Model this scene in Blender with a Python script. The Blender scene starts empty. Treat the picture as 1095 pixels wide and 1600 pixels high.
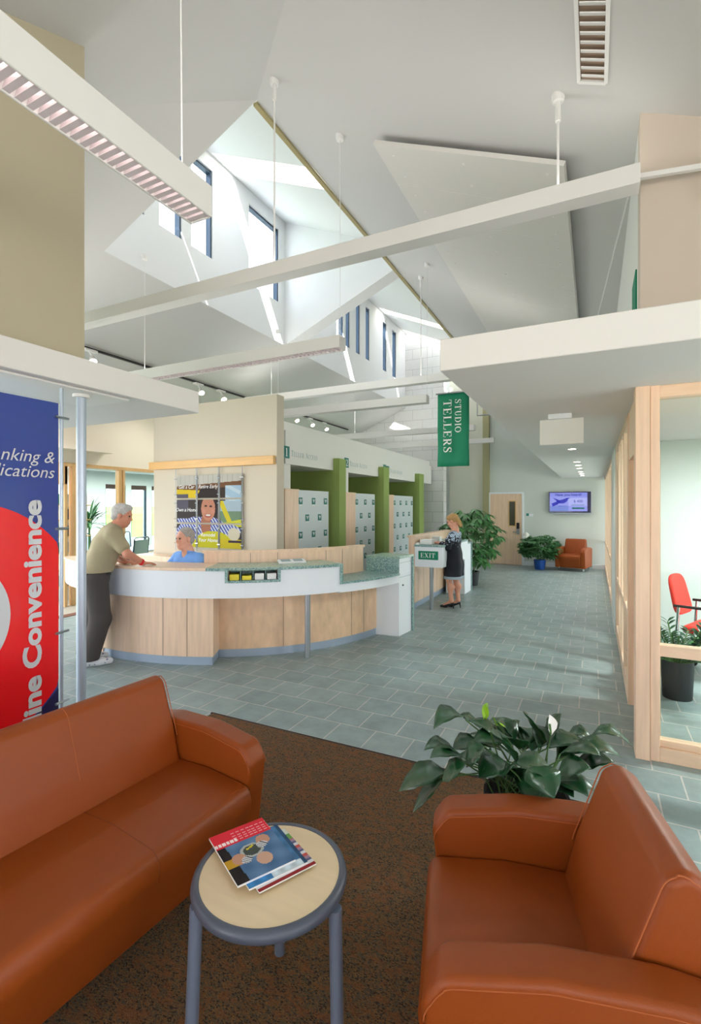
import bpy, bmesh, math, random
import numpy as np
from mathutils import Vector, Matrix
C = bpy.context.scene.collection
sc = bpy.context.scene
PI = math.pi
random.seed(7)

# ---------------------------------------------------------------- camera, sky, sun, exposure
cam_d = bpy.data.cameras.new('camera'); cam = bpy.data.objects.new('camera', cam_d); C.objects.link(cam)
cam_d.sensor_fit = 'VERTICAL'; cam_d.sensor_height = 36.0; cam_d.lens = 765/1600*36
cam_d.shift_y = -8/1600; cam_d.clip_start = 0.05; cam_d.clip_end = 400
cam.location = (0, 0, 1.70); cam.rotation_euler = (PI/2, 0, math.radians(26.445))
sc.camera = cam
sc.view_settings.view_transform = 'Standard'; sc.view_settings.look = 'None'
sc.view_settings.gamma = 1.0; sc.view_settings.exposure = 2.2
try: sc.view_settings.use_curve_mapping = False
except Exception: pass
world = bpy.data.worlds.new('sky'); sc.world = world; world.use_nodes = True
bg = world.node_tree.nodes['Background']
bg.inputs[0].default_value = (0.92, 0.93, 1.0, 1); bg.inputs[1].default_value = 1.5
sun_d = bpy.data.lights.new('sun', 'SUN'); sun_d.energy = 4.0; sun_d.angle = 0.01; sun_d.color = (1, .96, .9)
sun = bpy.data.objects.new('sun', sun_d); C.objects.link(sun)
sun.rotation_euler = Vector((-.62, .58, -.66)).to_track_quat('-Z', 'Y').to_euler()
sun.location = (4, -8, 14)
sc.cycles.max_bounces = 8; sc.cycles.diffuse_bounces = 5; sc.cycles.transparent_max_bounces = 12
sc.cycles.use_denoising = True; sc.cycles.sample_clamp_indirect = 4.0
sc.cycles.caustics_reflective = False; sc.cycles.caustics_refractive = False

# ---------------------------------------------------------------- colour and material helpers
def lin(c):
    return tuple(((v/255)/12.92 if v/255 <= .04045 else ((v/255+.055)/1.055)**2.4) for v in c[:3])
def mat(name, rgb, rough=.6, metal=0., spec=.5, emit=0., bump=0., bscale=60., var=0., vscale=3., stretch=(1,1,1), coat=0.):
    m = bpy.data.materials.new(name); m.use_nodes = True
    nt = m.node_tree; b = nt.nodes['Principled BSDF']; c = lin(rgb)
    b.inputs['Base Color'].default_value = (*c, 1); b.inputs['Roughness'].default_value = rough
    b.inputs['Metallic'].default_value = metal; b.inputs['Specular IOR Level'].default_value = spec
    b.inputs['Coat Weight'].default_value = coat
    if emit:
        b.inputs['Emission Color'].default_value = (*c, 1); b.inputs['Emission Strength'].default_value = emit
    tc = nt.nodes.new('ShaderNodeTexCoord')
    if var:
        mp = nt.nodes.new('ShaderNodeMapping'); mp.inputs['Scale'].default_value = stretch
        nz = nt.nodes.new('ShaderNodeTexNoise'); nz.inputs['Scale'].default_value = vscale; nz.inputs['Detail'].default_value = 5
        rp = nt.nodes.new('ShaderNodeValToRGB')
        rp.color_ramp.elements[0].position = .3; rp.color_ramp.elements[1].position = .7
        rp.color_ramp.elements[0].color = (*[x*(1-var) for x in c], 1); rp.color_ramp.elements[1].color = (*[min(1, x*(1+var*.7)) for x in c], 1)
        nt.links.new(tc.outputs['Object'], mp.inputs[0]); nt.links.new(mp.outputs[0], nz.inputs[0])
        nt.links.new(nz.outputs[0], rp.inputs[0]); nt.links.new(rp.outputs[0], b.inputs['Base Color'])
    if bump:
        n2 = nt.nodes.new('ShaderNodeTexNoise'); n2.inputs['Scale'].default_value = bscale; n2.inputs['Detail'].default_value = 4
        bp = nt.nodes.new('ShaderNodeBump'); bp.inputs['Strength'].default_value = bump; bp.inputs['Distance'].default_value = .01
        nt.links.new(tc.outputs['Object'], n2.inputs[0]); nt.links.new(n2.outputs[0], bp.inputs['Height'])
        nt.links.new(bp.outputs[0], b.inputs['Normal'])
    return m
def brick_mat(name, c1, c2, cm, w, h, mortar, loc=(0,0,0), rot=(0,0,0), rough=.5, var=.12, bump=.2, off=.5):
    m = bpy.data.materials.new(name); m.use_nodes = True; nt = m.node_tree; b = nt.nodes['Principled BSDF']
    tc = nt.nodes.new('ShaderNodeTexCoord'); mp = nt.nodes.new('ShaderNodeMapping')
    mp.inputs['Location'].default_value = loc; mp.inputs['Rotation'].default_value = rot
    br = nt.nodes.new('ShaderNodeTexBrick'); br.inputs['Scale'].default_value = 1; br.offset = off
    br.inputs['Color1'].default_value = (*lin(c1), 1); br.inputs['Color2'].default_value = (*lin(c2), 1); br.inputs['Mortar'].default_value = (*lin(cm), 1)
    br.inputs['Brick Width'].default_value = w; br.inputs['Row Height'].default_value = h; br.inputs['Mortar Size'].default_value = mortar
    br.inputs['Mortar Smooth'].default_value = .1
    nt.links.new(tc.outputs['Object'], mp.inputs[0]); nt.links.new(mp.outputs[0], br.inputs[0])
    nz = nt.nodes.new('ShaderNodeTexNoise'); nz.inputs['Scale'].default_value = 5; nz.inputs['Detail'].default_value = 7; nz.inputs['Roughness'].default_value = .65
    nt.links.new(tc.outputs['Object'], nz.inputs[0])
    rp = nt.nodes.new('ShaderNodeValToRGB'); rp.color_ramp.elements[0].position = .3; rp.color_ramp.elements[1].position = .72
    rp.color_ramp.elements[0].color = (1-var*1.4,)*3+(1,); rp.color_ramp.elements[1].color = (1,)*3+(1,)
    nt.links.new(nz.outputs[0], rp.inputs[0])
    mx = nt.nodes.new('ShaderNodeMix'); mx.data_type = 'RGBA'; mx.blend_type = 'MULTIPLY'; mx.inputs[0].default_value = 1
    nt.links.new(br.outputs['Color'], mx.inputs[6]); nt.links.new(rp.outputs[0], mx.inputs[7]); nt.links.new(mx.outputs[2], b.inputs['Base Color'])
    b.inputs['Roughness'].default_value = rough
    if bump:
        bp = nt.nodes.new('ShaderNodeBump'); bp.inputs['Strength'].default_value = bump; bp.inputs['Distance'].default_value = .004
        mx2 = nt.nodes.new('ShaderNodeMath'); mx2.operation = 'SUBTRACT'
        nt.links.new(nz.outputs[0], mx2.inputs[0]); nt.links.new(br.outputs['Fac'], mx2.inputs[1])
        nt.links.new(mx2.outputs[0], bp.inputs['Height']); nt.links.new(bp.outputs[0], b.inputs['Normal'])
    return m
def speckle_mat(name, cols, scale, rough=.35, pos=None):
    m = bpy.data.materials.new(name); m.use_nodes = True; nt = m.node_tree; b = nt.nodes['Principled BSDF']
    tc = nt.nodes.new('ShaderNodeTexCoord'); vo = nt.nodes.new('ShaderNodeTexVoronoi'); vo.inputs['Scale'].default_value = scale
    nt.links.new(tc.outputs['Object'], vo.inputs[0])
    sp = nt.nodes.new('ShaderNodeSeparateColor'); nt.links.new(vo.outputs['Color'], sp.inputs[0])
    rp = nt.nodes.new('ShaderNodeValToRGB'); rp.color_ramp.interpolation = 'CONSTANT'
    while len(rp.color_ramp.elements) < len(cols): rp.color_ramp.elements.new(.5)
    for i, c in enumerate(cols):
        e = rp.color_ramp.elements[i]; e.position = (pos[i] if pos else i/len(cols)); e.color = (*lin(c), 1)
    nt.links.new(sp.outputs[0], rp.inputs[0]); nt.links.new(rp.outputs[0], b.inputs['Base Color']); b.inputs['Roughness'].default_value = rough
    return m
def glass_mat(name, tint=(240, 246, 244), fac=.06):
    m = bpy.data.materials.new(name); m.use_nodes = True; nt = m.node_tree; nt.nodes.remove(nt.nodes['Principled BSDF'])
    tr = nt.nodes.new('ShaderNodeBsdfTransparent'); tr.inputs[0].default_value = (*lin(tint), 1)
    gl = nt.nodes.new('ShaderNodeBsdfGlossy'); gl.inputs['Roughness'].default_value = .02
    mx = nt.nodes.new('ShaderNodeMixShader'); lw = nt.nodes.new('ShaderNodeLayerWeight'); lw.inputs[0].default_value = .5
    pw = nt.nodes.new('ShaderNodeMath'); pw.operation = 'POWER'; pw.inputs[1].default_value = 5
    ma = nt.nodes.new('ShaderNodeMath'); ma.operation = 'MULTIPLY_ADD'; ma.inputs[1].default_value = .35; ma.inputs[2].default_value = fac*.5
    nt.links.new(lw.outputs['Facing'], pw.inputs[0]); nt.links.new(pw.outputs[0], ma.inputs[0]); nt.links.new(ma.outputs[0], mx.inputs[0])
    nt.links.new(tr.outputs[0], mx.inputs[1]); nt.links.new(gl.outputs[0], mx.inputs[2])
    nt.links.new(mx.outputs[0], nt.nodes['Material Output'].inputs[0]); return m
def attr_mat(name, rough=.4, emit=0.):
    m = bpy.data.materials.new(name); m.use_nodes = True; nt = m.node_tree; b = nt.nodes['Principled BSDF']
    a = nt.nodes.new('ShaderNodeAttribute'); a.attribute_name = 'print'
    nt.links.new(a.outputs['Color'], b.inputs['Base Color']); b.inputs['Roughness'].default_value = rough; b.inputs['Specular IOR Level'].default_value = .2
    if emit:
        for l_ in list(b.inputs['Base Color'].links): nt.links.remove(l_)
        b.inputs['Base Color'].default_value = (.01, .01, .015, 1); nt.links.new(a.outputs['Color'], b.inputs['Emission Color']); b.inputs['Emission Strength'].default_value = emit
    return m
def carpet_mat():
    m = bpy.data.materials.new('carpet'); m.use_nodes = True; nt = m.node_tree; b = nt.nodes['Principled BSDF']
    tc = nt.nodes.new('ShaderNodeTexCoord'); vo = nt.nodes.new('ShaderNodeTexVoronoi'); vo.inputs['Scale'].default_value = 290
    mp = nt.nodes.new('ShaderNodeMapping'); mp.inputs['Scale'].default_value = (.55, 1, 1); mp.inputs['Rotation'].default_value = (0, 0, .5)
    nt.links.new(tc.outputs['Object'], mp.inputs[0]); nt.links.new(mp.outputs[0], vo.inputs[0])
    sp = nt.nodes.new('ShaderNodeSeparateColor'); nt.links.new(vo.outputs['Color'], sp.inputs[0])
    rp = nt.nodes.new('ShaderNodeValToRGB'); rp.color_ramp.interpolation = 'CONSTANT'
    cs = [(58, 50, 42), (92, 80, 62), (110, 82, 54), (124, 92, 62), (84, 78, 68)]
    while len(rp.color_ramp.elements) < 5: rp.color_ramp.elements.new(.5)
    for i, c in enumerate(cs): rp.color_ramp.elements[i].position = i/5; rp.color_ramp.elements[i].color = (*lin(c), 1)
    nt.links.new(sp.outputs[0], rp.inputs[0])
    nz = nt.nodes.new('ShaderNodeTexNoise'); nz.inputs['Scale'].default_value = 38; nz.inputs['Detail'].default_value = 3
    nt.links.new(mp.outputs[0], nz.inputs[0])
    r2 = nt.nodes.new('ShaderNodeValToRGB'); r2.color_ramp.elements[0].position = .5; r2.color_ramp.elements[1].position = .62
    r2.color_ramp.elements[0].color = (0, 0, 0, 1); r2.color_ramp.elements[1].color = (.55, .55, .55, 1)
    nt.links.new(nz.outputs[0], r2.inputs[0])
    mx = nt.nodes.new('ShaderNodeMix'); mx.data_type = 'RGBA'
    r3 = nt.nodes.new('ShaderNodeValToRGB'); r3.color_ramp.elements[0].color = (*lin((112, 70, 42)), 1); r3.color_ramp.elements[1].color = (*lin((142, 92, 60)), 1)
    nt.links.new(sp.outputs[1], r3.inputs[0])
    nt.links.new(r2.outputs[0], mx.inputs[0]); nt.links.new(rp.outputs[0], mx.inputs[6]); nt.links.new(r3.outputs[0], mx.inputs[7])
    nt.links.new(mx.outputs[2], b.inputs['Base Color']); b.inputs['Roughness'].default_value = .95; b.inputs['Specular IOR Level'].default_value = .1
    bp = nt.nodes.new('ShaderNodeBump'); bp.inputs['Strength'].default_value = .6; bp.inputs['Distance'].default_value = .003
    nt.links.new(vo.outputs['Distance'], bp.inputs['Height']); nt.links.new(bp.outputs[0], b.inputs['Normal'])
    return m

M = dict(
 ceil=mat('ceiling_paint', (203, 203, 202), .9, spec=.2), white=mat('white_paint', (226, 226, 222), .8, spec=.2),
 clere=mat('clerestory_white', (226, 228, 229), .85, spec=.2),
 panel=mat('acoustic_panel', (216, 214, 210), .9, spec=.2), beige=mat('beige_paint', (226, 217, 203), .85, spec=.2),
 tower=mat('tan_paint', (186, 177, 154), .85, spec=.2), taupe=mat('taupe_paint', (206, 193, 180), .85, spec=.2),
 sage=mat('sage_paint', (200, 202, 188), .85, spec=.2), olive=mat('olive_paint', (164, 160, 126), .85, spec=.2),
 pale=mat('pale_wall_paint', (206, 212, 208), .85, spec=.2),
 green=mat('green_paint', (142, 162, 92), .7, spec=.3), soffit=mat('soffit_paint', (228, 226, 225), .9, spec=.2),
 maple=mat('maple_wood', (234, 202, 174), .42, var=.10, vscale=3, stretch=(9, 9, .7)),
 mapleh=mat('maple_wood_flat', (234, 202, 172), .4, var=.10, vscale=3, stretch=(.8, 8, 8)),
 oak=mat('honey_wood', (222, 176, 112), .42, var=.10, vscale=3, stretch=(.7, 8, 8)),
 birch=mat('figured_birch', (232, 196, 162), .4, var=.13, vscale=4, stretch=(3, 3, 1.2)),
 lam=mat('white_laminate', (232, 236, 242), .45), base=mat('metal_kick', (168, 184, 204), .35, metal=.35),
 steel=mat('brushed_steel', (176, 180, 186), .28, metal=.9), chrome=mat('chrome', (220, 222, 226), .12, metal=1.),
 silver=mat('silver_paint', (186, 198, 214), .35, metal=.45), darkmetal=mat('dark_frame_metal', (52, 70, 88), .4, metal=.3),
 fix=mat('fixture_white', (230, 229, 228), .5), louver=mat('louver_white', (220, 210, 214), .45),
 part=mat('pale_tan_paint', (208, 199, 182), .85, spec=.2), honey=mat('honey_glazing_wood', (206, 166, 116), .42, var=.10, vscale=3, stretch=(8, 8, .7)),
 dark=mat('dark_gap', (44, 42, 44), .8), black=mat('black_plastic', (24, 24, 26), .4),
 leather=mat('tan_leather', (144, 67, 18), .42, bump=.10, bscale=420, var=.05, vscale=2.2, spec=.35),
 thread=mat('tan_thread', (170, 88, 40), .7), crease=mat('dark_leather_seam', (124, 56, 18), .7),  # crease: slightly darker leather for the seat seams
 tile=brick_mat('slate_tile', (150, 167, 166), (136, 156, 156), (200, 196, 190), .3025, .288, .0045, loc=(.115+.0, -.243, 0), rough=.42, var=.22),
 cmu=brick_mat('block_wall', (226, 226, 224), (220, 221, 220), (186, 186, 186), .62, .31, .006, rot=(PI/2, 0, 0), rough=.7, var=.04, bump=.1),
 granite=speckle_mat('green_terrazzo', [(112, 148, 146), (136, 168, 164), (160, 186, 178), (96, 132, 132)], 95),
 granitetop=speckle_mat('green_terrazzo_top', [(134, 166, 150), (150, 180, 162), (168, 190, 174), (126, 156, 144)], 95, rough=.25),
 carpet=carpet_mat(), beigecarpet=mat('beige_carpet', (170, 164, 150), .95, bump=.3, bscale=300),
 glass=glass_mat('clear_glass', (240, 246, 244), .016), skyglass=glass_mat('tinted_skylight_glass', (232, 234, 236), .04), winglass=glass_mat('tinted_window_glass', (232, 238, 242), .06),
 frost=mat('frosted_panel', (204, 212, 214), .5),
 teal=mat('teal_print', (10, 112, 104), .5), tealdk=mat('teal_ink', (70, 130, 126), .5), ink=mat('white_ink', (238, 240, 240), .6), greyink=mat('grey_ink', (150, 168, 170), .6),
 banner=mat('green_banner_fabric', (10, 124, 92), .75, bump=.2, bscale=6),
 blue=mat('blue_print', (50, 74, 158), .25, coat=.4), red=mat('red_print', (250, 14, 30), .25, coat=.4), navy=mat('navy_print', (36, 34, 84), .25, coat=.4), lgrey=mat('grey_print', (214, 217, 224), .3),
 prt=attr_mat('printed_cover', .6), screen=attr_mat('screen_picture', .3, emit=.21),
 leaf=mat('dark_green_leaf', (24, 74, 40), .3, var=.3, vscale=9, coat=.15), leaf2=mat('mid_green_leaf', (62, 112, 64), .4, var=.35, vscale=9),
 leaf3=mat('fresh_green_leaf', (86, 142, 84), .4, var=.35, vscale=7), lime=mat('lime_leaf', (150, 200, 40), .4, var=.3, vscale=20), stem=mat('green_stem', (70, 110, 50), .5), petal=mat('white_petal', (244, 242, 236), .5),
 zz=mat('bright_green_leaf', (48, 120, 40), .35, var=.3, vscale=9),
 soil=mat('soil', (50, 38, 30), .95), wicker=mat('dark_wicker', (30, 26, 24), .7, bump=.5, bscale=120), bluepot=mat('blue_pot', (30, 84, 168), .35), blackpot=mat('black_pot', (26, 28, 32), .45),
 tabletop=mat('table_laminate', (226, 202, 164), .35, var=.05, vscale=3, stretch=(1, 10, 1)), rim=mat('grey_vinyl_rim', (78, 84, 98), .4), leg=mat('silver_leg', (134, 146, 170), .35, metal=.5),
 paper=mat('paper', (232, 232, 230), .6), yellow=mat('yellow_paper', (226, 208, 60), .6),
 redfab=mat('red_fabric', (226, 56, 44), .8), greymesh=mat('grey_mesh', (176, 192, 204), .6),
 skin=mat('skin', (226, 166, 140), .5), skin2=mat('tanned_skin', (206, 140, 114), .5), skin3=mat('fair_skin', (222, 160, 134), .5), lips=mat('lip', (170, 84, 78), .5),
 eye=mat('eye_dark', (40, 34, 34), .3), ghair=mat('grey_hair', (190, 186, 182), .85, var=.2, vscale=60), ghair2=mat('steel_grey_hair', (170, 164, 158), .85, var=.25, vscale=60), blond=mat('blond_hair', (186, 146, 92), .6, var=.3, vscale=50),
 khaki=mat('khaki_cotton', (164, 152, 122), .9, bump=.15, bscale=30), pants=mat('charcoal_cotton', (74, 68, 66), .9, bump=.15, bscale=25), belt=mat('black_leather', (22, 22, 26), .5),
 shirt=mat('blue_cotton', (122, 176, 250), .85, bump=.15, bscale=30), dress=mat('black_jersey', (16, 20, 32), .8), redband=mat('red_band', (214, 30, 40), .6), shoew=mat('white_trainer', (226, 228, 232), .6), shoeb=mat('blue_trim', (54, 80, 130), .6),
 grass=mat('grass', (120, 176, 70), .95, var=.2, vscale=2), ground=mat('pale_paving', (226, 222, 210), .95), tube=mat('added_tube_glow', (255, 244, 236), .5, emit=.9), bulb=mat('lamp_glow', (255, 236, 214), .5, emit=9.), amber=mat('cream_well_side', (246, 238, 214), .8, spec=.2), blind=mat('brown_blind', (74, 56, 48), .8), brown=mat('brown_strip', (112, 70, 52), .9), brass=mat('brass_strip', (170, 158, 116), .5, metal=.3),
 backing=mat('brown_backing', (150, 128, 110), .9), slate=mat('slate_grey', (150, 164, 176), .6))

# ---------------------------------------------------------------- mesh helpers
def V(*a): return Vector(a)
class MB:
    def __init__(s): s.v = []; s.f = []
    def add(s, vs, fs):
        n = len(s.v); s.v += [tuple(p) for p in vs]; s.f += [tuple(i+n for i in f) for f in fs]; return s
    def box(s, x0, x1, y0, y1, z0, z1):
        return s.add([(x0,y0,z0),(x1,y0,z0),(x1,y1,z0),(x0,y1,z0),(x0,y0,z1),(x1,y0,z1),(x1,y1,z1),(x0,y1,z1)],
                     [(0,3,2,1),(4,5,6,7),(0,1,5,4),(1,2,6,5),(2,3,7,6),(3,0,4,7)])
    def obox(s, c, ax, ay, az, hx, hy, hz):     # oriented box: centre, axes, half sizes
        c = Vector(c); ax, ay, az = [Vector(a).normalized() for a in (ax, ay, az)]
        vs = [c+ax*(hx*i)+ay*(hy*j)+az*(hz*k) for k in (-1,1) for j, i in ((-1,-1),(-1,1),(1,1),(1,-1))]
        return s.add(vs, [(0,3,2,1),(4,5,6,7),(0,1,5,4),(1,2,6,5),(2,3,7,6),(3,0,4,7)])
    def bar(s, a, b, w, h=None, up=(0,0,1)):
        a, b = Vector(a), Vector(b); d = b-a; up = Vector(up)
        if abs(d.normalized().dot(up)) > .99: up = V(1,0,0)
        sd = d.cross(up).normalized(); u2 = sd.cross(d).normalized()
        return s.obox((a+b)/2, d, sd, u2, d.length/2, w/2, (h or w)/2)
    def poly(s, pts): return s.add(pts, [tuple(range(len(pts)))])
    def prism(s, pts, vec):                     # closed polygon (3D points) extruded along vec
        n = len(pts); vec = Vector(vec); a = [Vector(p) for p in pts]; b = [p+vec for p in a]
        return s.add(a+b, [tuple(range(n-1, -1, -1)), tuple(range(n, 2*n))] + [(i, (i+1) % n, n+(i+1) % n, n+i) for i in range(n)])
    def tube(s, pts, r, n=10, caps=True):
        pts = [Vector(p) for p in pts]; rs = r if isinstance(r, (list, tuple)) else [r]*len(pts)
        t0 = (pts[1]-pts[0]).normalized(); u = t0.orthogonal().normalized(); rings = []; base = len(s.v)
        for i, p in enumerate(pts):
            t = (pts[min(i+1, len(pts)-1)]-pts[max(i-1, 0)]).normalized()
            u = (u-t*u.dot(t)).normalized(); w = t.cross(u)
            for k in range(n):
                a = 2*PI*k/n; s.v.append(tuple(p+(u*math.cos(a)+w*math.sin(a))*rs[i]))
        for i in range(len(pts)-1):
            for k in range(n):
                s.f.append((base+i*n+k, base+i*n+(k+1) % n, base+(i+1)*n+(k+1) % n, base+(i+1)*n+k))
        if caps:
            s.f.append(tuple(base+k for k in range(n-1, -1, -1))); m = base+(len(pts)-1)*n; s.f.append(tuple(m+k for k in range(n)))
        return s
    def lathe(s, prof, c=(0,0,0), n=32, cap=True):        # prof: (r, z) list, round z axis through c
        base = len(s.v); m = len(prof)
        for r, z in prof:
            for k in range(n):
                a = 2*PI*k/n; s.v.append((c[0]+r*math.cos(a), c[1]+r*math.sin(a), c[2]+z))
        for i in range(m-1):
            for k in range(n):
                s.f.append((base+i*n+k, base+i*n+(k+1) % n, base+(i+1)*n+(k+1) % n, base+(i+1)*n+k))
        if not cap: return s
        if prof[0][0] > 1e-5: s.f.append(tuple(base+k for k in range(n-1, -1, -1)))
        if prof[-1][0] > 1e-5: s.f.append(tuple(base+(m-1)*n+k for k in range(n)))
        return s
    def arc(s, c, r0, r1, a0, a1, z0, z1, n=None):   # ring sector, degrees
        n = n or max(2, int(abs(a1-a0)/3)); base = len(s.v)
        for i in range(n+1):
            a = math.radians(a0+(a1-a0)*i/n)
            for r in (r0, r1):
                for z in (z0, z1): s.v.append((c[0]+r*math.cos(a), c[1]+r*math.sin(a), z))
        for i in range(n):
            p = base+i*4; q = p+4
            s.f += [(p+2, q+2, q+3, p+3), (p, p+1, q+1, q), (p+1, p+3, q+3, q+1), (p, q, q+2, p+2)]
        s.f += [(base, base+2, base+3, base+1), (base+n*4, base+n*4+1, base+n*4+3, base+n*4+2)]
        return s
    def sphere(s, c, r, n=12, sx=1, sy=1, sz=1):
        prof = [(max(1e-6, r*math.sin(PI*i/n)), -r*math.cos(PI*i/n)) for i in range(n+1)]
        b = len(s.v); s.lathe(prof, (0,0,0), n*2)
        for i in range(b, len(s.v)):
            x, y, z = s.v[i]; s.v[i] = (c[0]+x*sx, c[1]+y*sy, c[2]+z*sz)
        return s
    def flat(s, vf, o, r, u, sc_=1., nrm=0.):   # 2D (verts, faces) laid on plane o + x r + y u
        vs, fs = vf; o, r, u = Vector(o), Vector(r), Vector(u); n = r.cross(u).normalized()
        return s.add([o+r*(x*sc_)+u*(y*sc_)+n*nrm for x, y in vs], fs)
    def build(s, name, m, parent=None, bevel=0., seg=2, smooth=False, angle=35, sub=0, local=False, loc=None):
        me = bpy.data.meshes.new(name); o = bpy.data.objects.new(name, me); C.objects.link(o)
        org = V(0,0,0)
        if parent is not None: o.parent = parent
        if not local:
            p = parent
            while p is not None: org += p.location; p = p.parent
        if loc is not None: o.location = Vector(loc)-org; org = Vector(loc)
        me.from_pydata([tuple(Vector(p)-org) for p in s.v], [], s.f); me.validate(); me.update()
        if s.f:
            bm = bmesh.new(); bm.from_mesh(me); bmesh.ops.recalc_face_normals(bm, faces=bm.faces); bm.to_mesh(me); bm.free()
        if m is not None: me.materials.append(m)
        if bevel:
            b = o.modifiers.new('bevel', 'BEVEL'); b.width = bevel; b.segments = seg; b.limit_method = 'ANGLE'; b.angle_limit = math.radians(30)
            b.harden_normals = False
        if sub:
            q = o.modifiers.new('sub', 'SUBSURF'); q.levels = sub; q.render_levels = sub
        if smooth or bevel or sub:
            for p in me.polygons: p.use_smooth = True
            if not sub: me.set_sharp_from_angle(angle=math.radians(angle if not bevel else max(angle, 50)))
        return o
def build_multi(name, pairs, parent=None, **k):     # one mesh, several materials
    al = MB(); idx = []
    for i, (mb, m) in enumerate(pairs): al.add(mb.v, mb.f); idx += [i]*len(mb.f)
    o = al.build(name, pairs[0][1], parent, **k)
    for mb, m in pairs[1:]: o.data.materials.append(m)
    for p, i in zip(o.data.polygons, idx): p.material_index = i
    return o
def tag(o, label, cat, group=None, kind=None):
    o['label'] = label; o['category'] = cat
    if group: o['group'] = group
    if kind: o['kind'] = kind
    return o
def thing(name, label, cat, loc=(0,0,0), group=None, rotz=0.):
    o = bpy.data.objects.new(name, None); C.objects.link(o); o.location = loc; o.rotation_euler = (0,0,rotz); o.empty_display_size = .1
    return tag(o, label, cat, group)
def struct(name, mb, m, label, **k):
    o = mb.build(name, m, **k); o['kind'] = 'structure'; o['label'] = label; o['category'] = name.split('_')[0]; return o
def sthing(name, label, loc=(0,0,0)):
    o = bpy.data.objects.new(name, None); C.objects.link(o); o.location = loc
    o['kind'] = 'structure'; o['label'] = label; o['category'] = name.split('_')[0]; return o
def copy_tree(o, loc, rotz=0., label=None):
    r = o.copy(); C.objects.link(r); r.location = loc; r.rotation_euler = (0,0,rotz)
    if label: r['label'] = label
    for ch in list(o.children):
        c = ch.copy(); C.objects.link(c); c.parent = r
        for g in list(ch.children):
            d = g.copy(); C.objects.link(d); d.parent = c
    return r

# ---------------------------------------------------------------- lettering
def sans(txt, size=1., shear=0., bold=0., align='LEFT', space=1.):
    cu = bpy.data.curves.new('t', 'FONT'); cu.body = txt; cu.size = size; cu.shear = shear; cu.offset = bold; cu.align_x = align; cu.space_character = space
    cu.resolution_u = 4
    o = bpy.data.objects.new('t', cu); C.objects.link(o)
    dg = bpy.context.evaluated_depsgraph_get(); me = o.evaluated_get(dg).to_mesh()
    r = ([(v.co.x, v.co.y) for v in me.vertices], [tuple(p.vertices) for p in me.polygons])
    o.evaluated_get(dg).to_mesh_clear(); bpy.data.objects.remove(o); bpy.data.curves.remove(cu); return r
def ribbon(pts, ws):
    vs = []; n = len(pts)
    for i in range(n):
        a = pts[max(0, i-1)]; b = pts[min(n-1, i+1)]; dx, dy = b[0]-a[0], b[1]-a[1]; l = math.hypot(dx, dy) or 1
        w = (ws[i] if isinstance(ws, (list, tuple)) else ws)/2; nx, ny = -dy/l*w, dx/l*w
        vs += [(pts[i][0]+nx, pts[i][1]+ny), (pts[i][0]-nx, pts[i][1]-ny)]
    return vs, [(2*i, 2*i+1, 2*i+3, 2*i+2) for i in range(n-1)]
def _arc(cx, cy, rx, ry, a0, a1, thick, thin, n=14):
    P, W = [], []
    for i in range(n+1):
        a = math.radians(a0+(a1-a0)*i/n); P.append((cx+rx*math.cos(a), cy+ry*math.sin(a))); W.append(thin+(thick-thin)*abs(math.cos(a))**1.5)
    return P, W
T_, t_ = .17, .055
def _st(x): return [([(x, 0), (x, 1)], T_), ([(x-.17, .03), (x+.17, .03)], t_), ([(x-.17, .97), (x+.17, .97)], t_)]
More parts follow.
